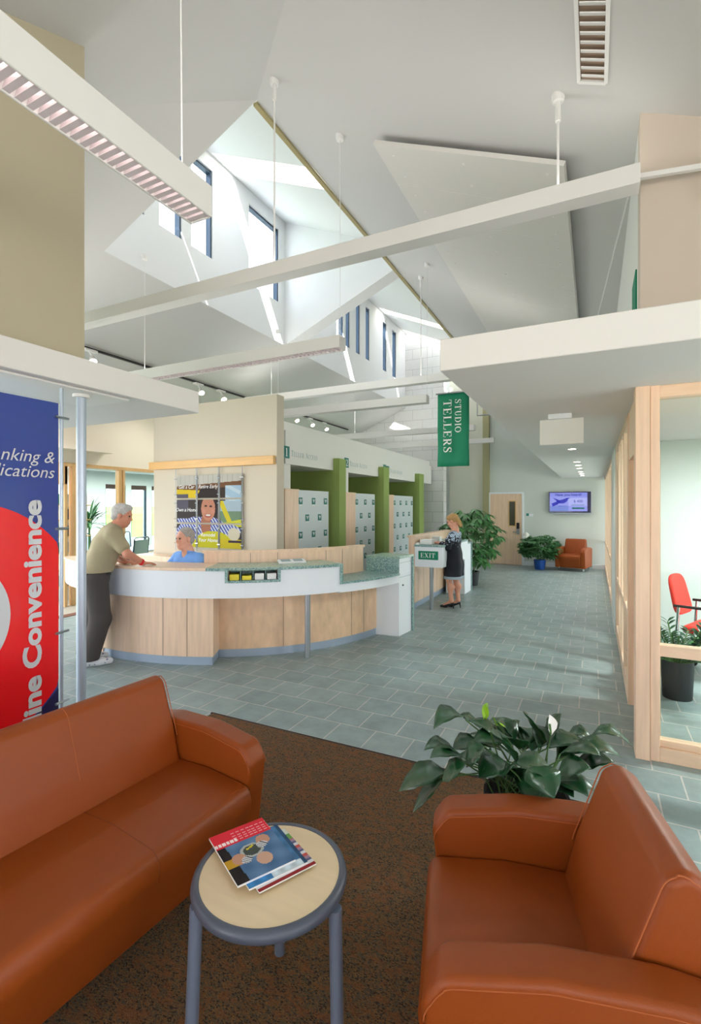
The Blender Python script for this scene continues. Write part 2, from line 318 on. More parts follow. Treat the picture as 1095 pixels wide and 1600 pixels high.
SER = {
 'I': (_st(.2), .4), 'T': ([([(.42, 0), (.42, 1)], T_), ([(.24, .03), (.6, .03)], t_), ([(.02, .965), (.82, .965)], .07), ([(.05, 1), (.04, .7)], t_), ([(.79, 1), (.8, .7)], t_)], .86),
 'E': (_st(.19)+[([(.1, .97), (.7, .97)], t_), ([(.19, .5), (.52, .5)], t_), ([(.1, .03), (.74, .03)], t_), ([(.68, 1), (.7, .72)], t_), ([(.72, 0), (.75, .3)], t_), ([(.52, .37), (.52, .63)], t_)], .82),
 'L': (_st(.19)+[([(.1, .03), (.7, .03)], t_), ([(.68, 0), (.72, .32)], t_)], .76),
 'D': (_st(.19)+[_arc(.36, .5, .44, .47, -90, 90, T_, t_), ([(.19, .97), (.36, .97)], t_), ([(.19, .03), (.36, .03)], t_)], .9),
 'O': ([_arc(.46, .5, .38, .47, 0, 360, T_, t_, 26)], .94),
 'U': ([([(.2, 1), (.2, .34)], T_), _arc(.45, .34, .25, .31, 180, 360, .13, .06), ([(.7, .34), (.7, 1)], t_), ([(.02, .97), (.36, .97)], t_), ([(.56, .97), (.84, .97)], t_)], .86),
 'R': (_st(.19)+[_arc(.4, .73, .25, .24, -90, 90, T_, t_), ([(.19, .97), (.4, .97)], t_), ([(.19, .49), (.4, .49)], t_), ([(.38, .5), (.72, .02)], T_), ([(.62, .03), (.86, .03)], t_)], .86),
 'S': ([([(.6, .72), (.56, .9), (.38, .97), (.2, .92), (.13, .78), (.2, .64), (.38, .53), (.55, .42), (.62, .26), (.55, .09), (.37, .03), (.18, .08), (.1, .28)], [.04, .05, .06, .09, .13, .15, .17, .15, .13, .09, .06, .05, .04]), ([(.62, .7), (.62, 1)], t_), ([(.08, 0), (.08, .32)], t_)], .74),
 'X': ([([(.12, 1), (.72, 0)], T_), ([(.7, 1), (.12, 0)], t_), ([(0, .97), (.3, .97)], t_), ([(.56, .97), (.84, .97)], t_), ([(0, .03), (.26, .03)], t_), ([(.56, .03), (.86, .03)], t_)], .88),
 'A': ([([(.1, 0), (.44, 1)], t_), ([(.42, 1), (.78, 0)], T_), ([(.22, .34), (.64, .34)], t_), ([(0, .03), (.24, .03)], t_), ([(.62, .03), (.92, .03)], t_)], .9),
 'C': ([_arc(.47, .5, .39, .47, 52, 308, T_, t_, 20), ([(.72, .68), (.72, 1)], t_)], .84),
 '1': ([([(.3, 0), (.3, 1)], T_), ([(.12, .03), (.48, .03)], t_), ([(.12, .85), (.3, .97)], t_)], .55),
 '2': ([([(.1, .72), (.18, .92), (.36, .97), (.54, .88), (.56, .7), (.4, .42), (.1, .06)], [.05, .07, .08, .14, .16, .12, .08]), ([(.08, .05), (.62, .05)], .1), ([(.6, .02), (.64, .26)], t_)], .7),
 '3': ([([(.1, .8), (.2, .94), (.36, .97), (.52, .88), (.53, .7), (.42, .56), (.28, .52), (.46, .46), (.6, .3), (.52, .09), (.32, .02), (.12, .1)], [.05, .07, .08, .13, .14, .09, .06, .09, .15, .12, .08, .06])], .7), ' ': ([], .42)}
def serif(txt, size=1., caps=None, space=.06):
    vs, fs, x = [], [], 0.
    for i, ch in enumerate(txt):
        g, adv = SER[ch]; k = size*(caps[i] if caps else 1)
        for P, W in g:
            a, b = ribbon(P, W); n = len(vs); vs += [(x+p[0]*k, p[1]*k) for p in a]; fs += [tuple(q+n for q in f) for f in b]
        x += (adv+space)*k
    return vs, fs, x

# ---------------------------------------------------------------- printed picture helper
def printed(name, m, o, r, u, w, h, nx, ny, fn, parent=None, thick=0.):
    o, r, u = Vector(o), Vector(r).normalized(), Vector(u).normalized()
    mb = MB(); vs = [o+r*(w*i/nx)+u*(h*j/ny) for j in range(ny+1) for i in range(nx+1)]
    mb.add(vs, [(j*(nx+1)+i, j*(nx+1)+i+1, (j+1)*(nx+1)+i+1, (j+1)*(nx+1)+i) for j in range(ny) for i in range(nx)])
    ob = mb.build(name, m, parent); me = ob.data
    at = me.color_attributes.new('print', 'FLOAT_COLOR', 'CORNER'); 
    cols = []
    for p in me.polygons:
        k = p.index; i, j = k % nx, k // nx
        c = (*lin(fn((i+.5)/nx, (j+.5)/ny)), 1)
        cols += list(c)*4
    at.data.foreach_set('color', cols)
    return ob

# ================================================================ THE BUILDING SHELL
K = .434                                   # roof pitch
RX, RZ, AY = -2.97, 5.70, 3.90             # ridge x, ridge height, where the ridge meets the hip
WX, WTOP = -5.20, 7.04                     # clerestory wall
FY = 14.24                                 # block gable wall
def zl(x): return RZ+K*(x-RX)              # left slope
def zr(x): return RZ-K*(x-RX)              # right slope
def zx(x): return WTOP-K*(x-WX)            # clerestory ceiling (runs on above the ridge)

struct('floor', MB().box(-14, 5, -4, 16.2, -.06, 0), M['tile'], 'grey green slate tile floor with pale grout')
struct('ground', MB().box(-90, 60, -60, 90, -.3, -.08), M['ground'], 'pale paving outside the windows')
struct('ceiling', MB().poly([(RX,AY,RZ),(RX,15.2,RZ),(5,15.2,zr(5)),(5,AY-(5-RX),zr(5))]), M['ceil'], 'white ceiling slope on the right of the ridge')
lp = MB()
lp.poly([(RX,AY,RZ),(WX,AY,zl(WX)),(WX,AY-(RX-WX),zl(WX))])
lp.poly([(WX,AY-(RX-WX),zl(WX)),(WX,AY,zl(WX)),(WX,15.2,zl(WX)),(-8.3,15.2,zl(-8.3)),(-8.3,AY-(RX+8.3),zl(-8.3))])
struct('ceiling', lp, M['ceil'], 'grey white ceiling slope on the left below the clerestory')
d_ = 7.97
struct('ceiling', MB().poly([(RX,AY,RZ),(5,AY-d_,RZ-K*d_),(RX-d_,AY-d_,RZ-K*d_)]), M['ceil'], 'white hip slope of the ceiling over the seating area')
# clerestory: window wall with openings, ceiling with skylight slots, fin
win = [(4.30,4.62,1),(4.74,5.08,1),(5.16,5.74,2),(6.62,7.50,0),(7.82-.0,7.82,0),(7.86,8.10,0),(8.36,8.66,0)]
win = [(4.22,4.48),(4.72,5.12),(5.30,5.74),(6.62,7.49),(7.99,8.09),(8.36,8.64),(9.75,10.08),(10.20,10.42),(10.75,10.98),(11.32,11.56),(12.45,12.72),(13.15,13.46)]
SIL, HED = 5.47, 6.81
w = MB(); w.box(WX-.12, WX, AY, FY, zl(WX), SIL); w.box(WX-.12, WX, AY, FY, HED, WTOP+.1)
ys = [AY]+[y for p in win for y in p]+[FY]
for i in range(0, len(ys), 2):
    if ys[i+1]-ys[i] > .005: w.box(WX-.12, WX, ys[i], ys[i+1], SIL, HED)
struct('wall_clerestory', w, M['clere'], 'white wall of the clerestory pierced by tall windows')
for i, (a, b) in enumerate(win):
    t = sthing('window_%d' % (i+1), 'clerestory window with dark frame', (WX-.06, (a+b)/2, SIL))
    f = MB(); q = .028 if b-a > .2 else .02
    f.box(WX-.11, WX-.05, a, a+q*.6, SIL, HED); f.box(WX-.11, WX-.02, b-q, b, SIL, HED); f.box(WX-.11, WX-.05, a, b, SIL, SIL+.02); f.box(WX-.11, WX-.03, a, b, HED-.035, HED)
    f.build('window_frame', M['darkmetal'], t)
    MB().box(WX-.09, WX-.08, a+q*.6, b-q, SIL+.02, HED-.035).build('pane', M['winglass'], t)
slots = [(3.92,4.20),(5.66,6.19),(8.75,9.25),(12.05,12.45),(13.86,14.23)]
cc = MB(); y = AY; sx0, sx1 = WX+.06, RX+.12
for a, b in slots:
    cc.poly([(WX,y,zx(WX)),(RX+.0,y,zx(RX)),(RX,a,zx(RX)),(WX,a,zx(WX))])
    for x0, x1 in ((WX,sx0),(sx1,RX)): cc.poly([(x0,a,zx(x0)),(x1,a,zx(x1)),(x1,b,zx(x1)),(x0,b,zx(x0))])
    y = b
cc.poly([(WX,y,zx(WX)),(RX,y,zx(RX)),(RX,FY+.01,zx(RX)),(WX,FY+.01,zx(WX))])
struct('ceiling', cc, M['clere'], 'bright white clerestory ceiling with skylight slots')
for i, (a, b) in enumerate(slots):
    g = MB(); H = .42
    g.poly([(sx0,a,zx(sx0)),(sx1,a,zx(sx1)),(sx1,a,zx(sx1)+H),(sx0,a,zx(sx0)+H)])
    g.poly([(sx0,a,zx(sx0)),(sx0,b,zx(sx0)),(sx0,b,zx(sx0)+H),(sx0,a,zx(sx0)+H)])
    g.poly([(sx1,a,zx(sx1)),(sx1,b,zx(sx1)),(sx1,b,zx(sx1)+H),(sx1,a,zx(sx1)+H)])
    struct('trim_%d' % (i+1), g, M['clere'], 'white skylight well')
    g = MB(); g.poly([(sx0,b,zx(sx0)),(sx1,b,zx(sx1)),(sx1,b,zx(sx1)+H),(sx0,b,zx(sx0)+H)])
    q = sthing('window_%d' % (i+41), 'skylight pane over the clerestory', ((sx0+sx1)/2, (a+b)/2, 6.9)); MB().poly([(sx0,a,zx(sx0)+H),(sx1,a,zx(sx1)+H),(sx1,b,zx(sx1)+H),(sx0,b,zx(sx0)+H)]).build('pane', M['skyglass'], q)
    struct('trim_%d' % (i+11), g, M['amber'], 'cream coloured side of skylight well')  # the far side alone is cream coloured
g = MB(); g.poly([(RX,AY,RZ),(RX,FY,RZ),(RX,FY,zx(RX)),(RX,AY,zx(RX))]); struct('wall_ridge', g, M['clere'], 'short upright strip above the ridge')
g = MB(); g.poly([(RX,AY,RZ),(WX,AY,zl(WX)),(WX,AY,WTOP),(RX,AY,zx(RX))]); struct('wall_front_clerestory', g, M['clere'], 'near end wall of the clerestory')
g = MB(); g.bar((RX-.03,AY+.02,RZ-.01), (RX-.03,FY,RZ-.01), .05, .03); struct('trim_21', g, M['brass'], 'thin brass coloured strip along the ridge')
g = MB(); g.prism([(RX,7.68,RZ),(WX,7.68,zl(WX)),(WX,7.68,WTOP),(RX,7.68,zx(RX))], (0,.30,0)); struct('trim_22', g, M['clere'], 'deep white fin crossing the clerestory')

# block gable wall, beige far wall, door wall
struct('wall_far_block', MB().box(-10.5, -4.0, FY, FY+.3, 0, 7.7), M['cmu'], 'pale grey block gable wall')
struct('wall_far', MB().box(-6.5, .6, 15.0, 15.2, 0, 5.9), M['pale'], 'pale far wall around the door and screen')
struct('wall_far_panel', MB().box(-4.0, -2.98, 14.93, 15.0, 0, 5.85), M['sage'], 'sage beige wall panel beside the block wall')
struct('trim_23', MB().box(-2.98, -2.80, 14.85, 15.0, 0, 5.8), M['olive'], 'olive pilaster left of the far door')
struct('baseboard_far', MB().box(-1.82, .25, 14.97, 15.0, 0, .12), M['lam'], 'white base along the far wall')
# tall walls above the canopies
struct('wall_tower', MB().prism([(-3.28,-3.0,2.68),(-3.28,2.30,2.68),(-3.28,2.30,RZ-K*(AY-2.30)+.02),(-3.28,-3.0,RZ-K*(AY+3.0)+.02)], (-.2,0,0)), M['tower'], 'tan upper wall on the left above the canopy')
struct('wall_tower_back', MB().box(-6.0, -3.48, 2.1, 2.30, 2.68, 4.9), M['tower'], 'tan return wall behind the left canopy')
struct('wall_right_upper', MB().prism([(.272,3.73,2.7),(5,3.73,2.7),(5,3.73,zr(5)),(.272,3.73,zr(.272))], (0,.2,0)), M['taupe'], 'taupe upper wall on the right facing the seating area')
struct('wall_right_return', MB().box(.272, .40, 3.93, 15, 2.7, 4.31), M['white'], 'white upper wall along the hall above the canopy')
struct('wall_back', MB().box(-6.2, -3.4, -3.1, -2.95, 0, 2.75).box(-1.2, .6, -3.1, -2.95, 0, 2.75).box(2.6, 5.0, -3.1, -2.95, 0, 2.4).box(-3.4, -1.2, -3.1, -2.95, 0, .5).box(.6, 2.6, -3.1, -2.95, 0, .5), M['beige'], 'beige wall with window openings behind the seating area')
struct('wall_right', MB().box(4.85, 5.0, -3.1, 3.73, 0, .75).box(4.85, 5.0, -3.1, -2.6, .75, 2.3).box(4.85, 5.0, .3, .6, .75, 2.3).box(4.85, 5.0, 3.5, 3.73, .75, 2.3), M['beige'], 'wall with two wide window openings on the far right of the seating area')
# canopies (flat dropped soffits)
struct('ceiling_canopy', MB().box(-6.2, -3.06, -3, 3.21, 2.51, 2.695), M['soffit'], 'white flat canopy on the left', bevel=.006)
struct('ceiling_canopy', MB().box(-.825, 4.6, 2.855, 15, 2.51, 2.70), M['soffit'], 'white flat canopy on the right', bevel=.006)
# acoustic ceiling cloud
t = thing('acoustic_panel', 'large white acoustic board fixed under the right ceiling slope', 'ceiling panel', (-1.0, 4.2, 5.0))
p = MB(); x0, x1 = -1.82, -.175; nz = V(-K,0,-1).normalized()*.10; nz2 = V(-K,0,-1).normalized()*.06
A = [V(x0,4.215,zr(x0)), V(x1,4.215,zr(x1)), V(x1,12,zr(x1)), V(x0,12,zr(x0))]
p.prism([a+nz2 for a in A], nz-nz2); sm = MB()
for yy in (4.85, 5.5, 6.15, 6.8, 7.5):
    a, b = V(x0,yy,zr(x0))+nz*1.01, V(x1,yy,zr(x1))+nz*1.01; sm.bar(a, b, .004, .002)
sc_ = MB()
for yy in np.arange(4.35, 9.5, .33):
    for xx in (x0+.15, x0+.82, x1-.13): 
        c_ = V(xx,yy,zr(xx))+nz*1.02; sc_.obox(c_, (1,0,-K), (0,1,0), (K,0,1), .012, .012, .002)
build_multi('board', [(p, M['panel']), (sm, M['soffit']), (sc_, M['soffit'])], t)

# ---------------------------------------------------------------- right hand glazed timber partition
PX = .26
t = sthing('wall_right_glazed', 'maple framed glazed partition on the right', (PX, 3.82, 0))
f = MB(); f.box(PX-.01, .335, 3.82, 3.97, 0, 2.51); f.build('post', M['maple'], t, bevel=.003)
f = MB(); f.box(.338, .392, 3.835, 3.97, 0, 2.51); f.build('post', M['maple'], t, bevel=.003)
f = MB(); f.box(.392, 3.2, 3.84, 3.95, 2.43, 2.51); f.box(.392, 3.2, 3.85, 3.93, .70, .775); f.box(.392, 3.2, 3.84, 3.95, .0, .095); f.box(.392, 3.2, 3.86, 3.93, .095, .14); f.build('rail', M['mapleh'], t, bevel=.003)
MB().box(.392, 3.2, 3.885, 3.893, .14, 2.43).build('pane', M['glass'], t)
f = MB(); f.box(PX, .40, 4.83, 4.93, 0, 2.51)
for yy in (5.52, 6.05, 6.66, 7.38): f.box(PX, .36, yy-.045, yy+.03, 0, 2.51)
for yy in (8.80, 9.7, 10.9, 11.9, 13.2, 14.6): f.box(PX, .36, yy-.045, yy+.04, 0, 2.51)
f.build('post', M['maple'], t, bevel=.003)
f = MB()
for a, b in ((4.93, 7.40), (8.80, 14.95)):
    f.box(PX, .36, a, b, 2.42, 2.51); f.box(PX+.005, .35, a, b, .72, .78); f.box(PX, .36, a, b, 0, .14)
f.box(PX+.01, .38, 3.97, 4.83, 2.10, 2.51)
f.build('rail', M['maple'], t, bevel=.002)
f = MB(); f.box(.30, .308, 4.93, 7.38, .14, 2.42); f.box(.30, .308, 8.8, 14.95, .14, 2.42); f.build('pane', M['glass'], t)
struct('wall_right_pier', MB().box(PX-.012, .40, 7.41, 8.78, 0, 2.51), M['pale'], 'pale plastered pier in the glazed partition')
t = sthing('door_1', 'maple office door behind the near post', (.37, 4.4, 0))
MB().box(.37, .41, 3.97, 4.83, .01, 2.10).build('door_leaf', M['maple'], t)
h_ = MB(); h_.tube([(.375,4.52,1.03),(.30,4.52,1.03),(.295,4.40,1.03)], .011, 8); h_.obox((.365,4.52,1.03), (1,0,0), (0,1,0), (0,0,1), .004, .03, .03); h_.build('door_handle', M['chrome'], t)
# office behind the glass
struct('wall_office_back', MB().box(.4, 5, 7.1, 7.25, 0, 2.51), M['pale'], 'pale back wall of the glazed office')
struct('wall_office_side', MB().box(4.6, 4.8, 3.9, 7.1, 0, 2.51), M['pale'], 'side wall of the glazed office')

# ---------------------------------------------------------------- left glazed offices
OX = -8.0
struct('wall_left', MB().box(OX-.15, OX, 4.4, FY, 2.45, 3.54), M['beige'], 'beige wall over the left glazed offices')
struct('wall_left_ledge', MB().box(OX, OX+.25, 4.2, 6.0, 2.66, 2.75), M['beige'], 'shallow beige ledge on the left wall')
t = sthing('wall_left_glazed', 'honey coloured timber glazing on the left', (OX, 5.5, 0))
f = MB()
for yy, wd in ((5.28,.05),(5.44,.10),(5.56,.06),(6.34,.07),(6.42,.05),(7.6,.1),(9.0,.1)): f.box(OX-.1, OX, yy-wd/2, yy+wd/2, 0, 2.45)
f.build('post', M['honey'], t, bevel=.003)
f = MB(); f.box(OX-.1, OX+.01, 4.6, 10, 2.39, 2.45); f.box(OX-.1, OX, 5.55, 10, .0, .12); f.box(OX-.08, OX, 4.6, 5.30, 2.08, 2.42); f.build('rail', M['honey'], t, bevel=.003)
MB().box(OX-.06, OX-.05, 5.6, 10, .12, 2.39).build('pane', M['glass'], t)
CX = -11.5
w = MB(); cw = [(8.66,9.28),(9.46,9.98),(10.16,10.9),(11.1,11.8)]
w.box(CX-.15, CX, 4.4, 12.5, 0, .5); w.box(CX-.15, CX, 4.4, 12.5, 2.30, 2.7)
ys = [4.4]+[y for p in cw for y in p]+[12.5]
for i in range(0, len(ys), 2): w.box(CX-.15, CX, ys[i], ys[i+1], .5, 2.30)
struct('wall_conference', w, M['pale'], 'pale conference room wall with windows')
struct('wall_conference_near', MB().box(CX, -8.9, 4.4, 4.5, 0, 2.7), M['pale'], 'near end wall of the conference room')
struct('wall_conference_end', MB().box(CX, OX-.15, 12.4, 12.5, 0, 2.7), M['pale'], 'end wall of the conference room')
struct('ceiling_conference', MB().box(CX-.15, OX-.15, 4.4, 12.5, 2.62, 2.7), M['ceil'], 'white conference room ceiling')
for i, (a, b) in enumerate(cw):
    t = sthing('window_%d' % (21+i), 'conference room window with slate frame', (CX-.05, (a+b)/2, .5))
    f = MB(); f.box(CX-.1, CX-.02, a, a+.03, .5, 2.3); f.box(CX-.06, CX-.02, b-.05, b, .5, 2.3); f.box(CX-.1, CX-.02, a, b, .5, .55); f.build('window_frame', M['darkmetal'], t)
    MB().box(CX-.09, CX-.01, a, b, 2.18, 2.3).build('blind', M['blind'], t)
    MB().box(CX-.07, CX-.06, a+.03, b-.07, .55, 2.18).build('pane', M['glass'], t)
tag(MB().prism([(-24,-20,-.1),(-27,-20,1.25),(-46,-20,1.75),(-46,-20,-.1)], (0,90,0)).build('grass_bank', M['grass'], None), 'green grass bank seen outside the conference windows', 'grass', kind='stuff')
struct('floor_carpet_left', MB().box(-11.4, OX+.55, 4.45, 5.5, 0, .006), M['beigecarpet'], 'beige carpet at the left doorway')
struct('trim_31', MB().box(OX+.55, OX+.72, 4.35, 5.5, 0, .007), M['brown'], 'brown threshold strip')

# ---------------------------------------------------------------- partition, bulkhead, teller bays
struct('wall_partition', MB().box(-6.855, -4.27, 6.10, 6.29, 0, 3.40), M['part'], 'free standing tan partition behind the desk', bevel=.004)
BX = -4.35
bk = MB(); bk.box(BX-.9, BX, 6.45, 14.15, 2.38, 2.915); bk.box(BX-.9, BX-.05, 6.45, 14.15, 2.915, 3.06)
struct('wall_bulkhead', bk, M['white'], 'white bulkhead over the teller bays', bevel=.004)
struct('wall_teller_back', MB().box(-5.6, -5.45, 6.3, 14.2, 0, 2.45), M['green'], 'green back wall of the teller bays')
bays = [6.86, 9.01, 11.22]                 # where each timber cabinet starts
cabw = [(6.44,6.86),(8.30,9.01),(10.50,11.14)]; gls = [(6.86,7.88),(9.01,10.0),(11.14,12.55)]; fins = [(8.02,8.29),(10.16,10.48),(12.66,13.05)]
pier = [(6.40,6.62),(8.30,8.69),(10.49,10.79)]
words = ['first', 'second', 'third']
for i in range(3):
    a, b = fins[i]
    struct('wall_fin', MB().box(-5.45, BX+.13, a, b, 0, 2.60), M['green'], 'green fin wall at the far side of the %s teller bay' % words[i], bevel=.004)
    a, b = pier[i]
    struct('wall_pier', MB().box(-5.2, BX-.02, a, b, 1.992, 2.38), M['white'], 'white pier over the %s timber cabinet' % words[i])
    a, b = cabw[i]
    t = thing('teller_cabinet', 'tall maple cabinet at the near side of the %s teller bay' % words[i], 'cabinet', (BX-.2, (a+b)/2, 0), 'teller bay cabinets')
    MB().box(BX-.5, BX-.005, a, b-.02, 0, 1.965).build('body', M['maple'], t, bevel=.003)
    MB().box(BX-.51, BX+.005, a-.005, b-.015, 1.965, 1.99).build('top', M['mapleh'], t, bevel=.003)
    a, b = gls[i]
    t = thing('frosted_screen', 'frosted grey screen with teal leaf logos in the %s teller bay' % words[i], 'privacy screen', (BX-.02, (a+b)/2, 0), 'frosted teller screens')
    pn_ = MB().box(BX-.035, BX-.02, a, b, .3, 1.98)
    sq, lf = MB(), MB(); r0 = 0
    yy0 = a+.06
    for row in range(6):
        zz = 1.80-row*.285
        for col in range(5):
            yy = yy0+col*.42+(0 if row % 2 == 0 else -.21)
            if yy < a+.06 or yy > b-.08: continue
            sq.box(BX-.02, BX-.014, yy-.055, yy+.055, zz-.055, zz+.055)
            q = BX-.0125
            lf.poly([(q,yy-.038,zz+.03),(q,yy-.012,zz+.034),(q,yy-.002,zz-.035)]); lf.poly([(q,yy+.004,zz-.03),(q,yy+.008,zz+.02),(q,yy+.04,zz+.036)])
            lf.box(q-.001, q, yy-.04, yy+.04, zz-.078, zz-.068)
    build_multi('panel', [(pn_, M['frost']), (sq, M['teal']), (lf, M['ink'])], t)
def wall_sign(y0, num, word):
    t = thing('teller_sign', 'teal number %s plaque and teller access lettering on the %s bulkhead bay' % (num, word), 'sign', (BX, y0, 2.53), 'teller bay signs')
    q = MB(); q.box(BX, BX+.008, y0, y0+.17, 2.47, 2.66); q.build('plaque', M['teal'], t)
    a, b, w_ = serif(num, .13); MB().flat((a, b), (BX+.0095, y0+.05, 2.50), (0,1,0), (0,0,1)).build('number', M['ink'], t)
    a, b, w_ = serif('TELLER ACCESS', .074, [1.25,1,1,1,1,1,1,1.25,1,1,1,1,1])
    MB().flat((a, b), (BX+.002, y0+.22, 2.515), (0,1,0), (0,0,1)).build('lettering', M['greyink'], t)
wall_sign(6.38, '1', 'first'); wall_sign(8.48, '2', 'second'); wall_sign(10.62, '3', 'third')
q = MB(); q.box(BX-.001, BX+.006, 10.44, 10.60, 2.49, 2.68); tag(q.build('number_plaque', M['tealdk'], None), 'small blue green plaque left of the number 3 plaque', 'sign')
# brown return wall glimpsed over the bulkhead
struct('wall_left_return', MB().box(-7.9, -5.65, 14.0, 14.2, 2.3, 3.15), M['backing'], 'brown wall glimpsed over the bulkhead end')

# ================================================================ LIGHT FITTINGS
def uplight(x0, x1, y, z, w, energy, parent):
    l = bpy.data.lights.new('tube_light', 'AREA'); l.shape = 'RECTANGLE'; l.size = abs(x1-x0); l.size_y = w; l.energy = energy; l.color = (1, .96, .9)
    o = bpy.data.objects.new('tube_light', l); C.objects.link(o); o.parent = parent
    o.location = V((x0+x1)/2, y, z)-parent.location; o.rotation_euler = (PI, 0, 0)
def pendant(label, x0, x1, y, z, rods, louver=False, energy=40, hgt=.125, wid=.14):
    t = thing('pendant_light', label, 'pendant light', ((x0+x1)/2, y, z), 'long white pendant lights')
    h = MB()
    if louver:
        h.box(x0, x1, y-wid/2, y-wid/2+.012, z, z+hgt); h.box(x0, x1, y+wid/2-.012, y+wid/2, z, z+hgt); h.box(x0, x1, y-wid/2+.012, y+wid/2-.012, z+.05, z+hgt)
        h.box(x0, x0+.012, y-wid/2+.012, y+wid/2-.012, z, z+.05); h.box(x1-.012, x1, y-wid/2+.012, y+wid/2-.012, z, z+.05)
        lv = MB()
        for x in np.arange(x0+.05, x1-.02, .05): lv.box(x-.003, x+.003, y-wid/2+.013, y+wid/2-.013, z+.004, z+.045)
        lv.box(x0+.013, x1-.013, y-.003, y+.003, z+.004, z+.045)
        lv.build('louver', M['louver'], t); MB().box(x0+.03, x1-.03, y-.012, y+.012, z+.046, z+.0495).build('added_tube', M['tube'], t)  # glowing strip added above the louver to make the blades look whiter
    else: h.box(x0, x1, y-wid/2, y+wid/2, z, z+hgt)
    h.build('housing', M['fix'], t, bevel=.004)
    for rx, kind in rods:
        top = zl(rx) if rx < RX else zr(rx)
        c = MB(); c.tube([(rx,y,z+hgt),(rx,y,top+.01)], .008 if kind == 'rod' else .003, 8); c.build('suspension_rod', M['fix'], t, smooth=True)
        c = MB(); c.lathe([(.001,-.03),(.036,-.028),(.042,-.005),(.042,.03)], (rx,y,top-.02), 16)
        if kind == 'rod': c.lathe([(.018,-.16),(.018,-.03)], (rx,y,top-.02), 12)
        c.build('ceiling_cup', M['fix'], t, smooth=True)
    uplight(x0+.05, x1-.05, y, z+hgt+.012, wid*.8, energy, t)
    return t
pendant('long white pendant light crossing the hall nearest, its right end at the taupe wall', -6.3, .26, 3.62, 3.735, [(-.22,'rod'),(-2.56,'rod'),(-5.8,'cable')], energy=2.5)
pendant('short louvered white pendant light ending below the clerestory, second from the seats', -5.6, -2.23, 4.31, 3.265, [(-2.26,'cable'),(-5.0,'cable')], True, 2)
pendant('long white pendant light running behind the right canopy corner, beyond the fin', -6.2, -.9, 7.815, 3.745, [(-2.58,'rod'),(-5.6,'cable')], energy=2.5)
pendant('white pendant light ending short of the block wall, over the first teller bay', -6.0, -2.26, 7.18, 3.275, [(-2.27,'cable'),(-5.0,'cable')], energy=1.5)
pendant('white pendant light passing behind the hanging teller banner', -6.0, -2.4, 11.1, 3.42, [(-5.4,'cable')], energy=2.5)
pendant('farthest white pendant light, its right end before the far wall', -6.0, -2.40, 13.5, 3.43, [(-2.45,'cable')], energy=2.5)
# the one that runs along the hall at the upper left
t = thing('pendant_light', 'near white louvered pendant light slanting in from the upper left corner', 'pendant light', (-1.83, .6, 3.2), 'long white pendant lights')
x0, x1, y0, y1, z0, z1 = -1.90, -1.755, -.9, 1.935, 3.185, 3.345
h = MB(); h.box(x0, x0+.012, y0, y1, z0, z1); h.box(x1-.012, x1, y0, y1, z0, z1); h.box(x0+.012, x1-.012, y0, y1, z0+.06, z1); h.box(x0+.012, x1-.012, y1-.012, y1, z0, z0+.06)
h.build('housing', M['fix'], t, bevel=.004)
lv = MB()
for y in np.arange(y0+.03, y1-.02, .042): lv.prism([(x0+.013,y-.013,z0+.004),(x0+.013,y+.013,z0+.004),(x0+.013,y+.002,z0+.05),(x0+.013,y-.002,z0+.05)], (x1-x0-.026,0,0))
lv.build('louver', M['louver'], t); MB().box((x0+x1)/2-.02, (x0+x1)/2+.02, y0+.02, y1-.03, z0+.054, z0+.059).build('added_tube', M['tube'], t)  # added glowing strip that brightens the louver from inside
c = MB(); yy = 1.80; c.tube([((x0+x1)/2,yy,z1),((x0+x1)/2,yy,z1+.15),((x0+x1)/2-.012,yy,RZ-K*(AY-yy))], .004, 8); c.build('suspension_cable', M['fix'], t, smooth=True)
c = MB(); c.tube([((x0+x1)/2,yy,z1),((x0+x1)/2-.006,yy,z1+.09)], .007, 8); c.build('cable_gripper', M['darkmetal'], t, smooth=True)
l = bpy.data.lights.new('tube_light', 'AREA'); l.shape = 'RECTANGLE'; l.size = .1; l.size_y = 2.6; l.energy = 3; l.color = (1,.97,.92)
o = bpy.data.objects.new('tube_light', l); C.objects.link(o); o.parent = t; o.location = V((x0+x1)/2, .5, z1+.012)-t.location; o.rotation_euler = (PI,0,0)
# bracket and stay cable at the right end of the first pendant
t = thing('wall_bracket', 'thin white slanted bracket on the taupe wall holding a bar', 'bracket', (.62, 3.66, 3.75))
b = MB(); b.bar((.26,3.60,3.795), (.70,3.60,3.745), .028, .03); b.build('bar', M['fix'], t)
b = MB(); b.bar((.605,3.66,3.87), (.66,3.66,3.60), .03, .03); b.build('plate', M['fix'], t)
b = MB(); b.tube([(.20,3.705,3.74),(-.10,8.2,3.93)], .005, 6); tag(b.build('stay_cable', M['fix'], None), 'thin white cable running back from the first pendant', 'cable')
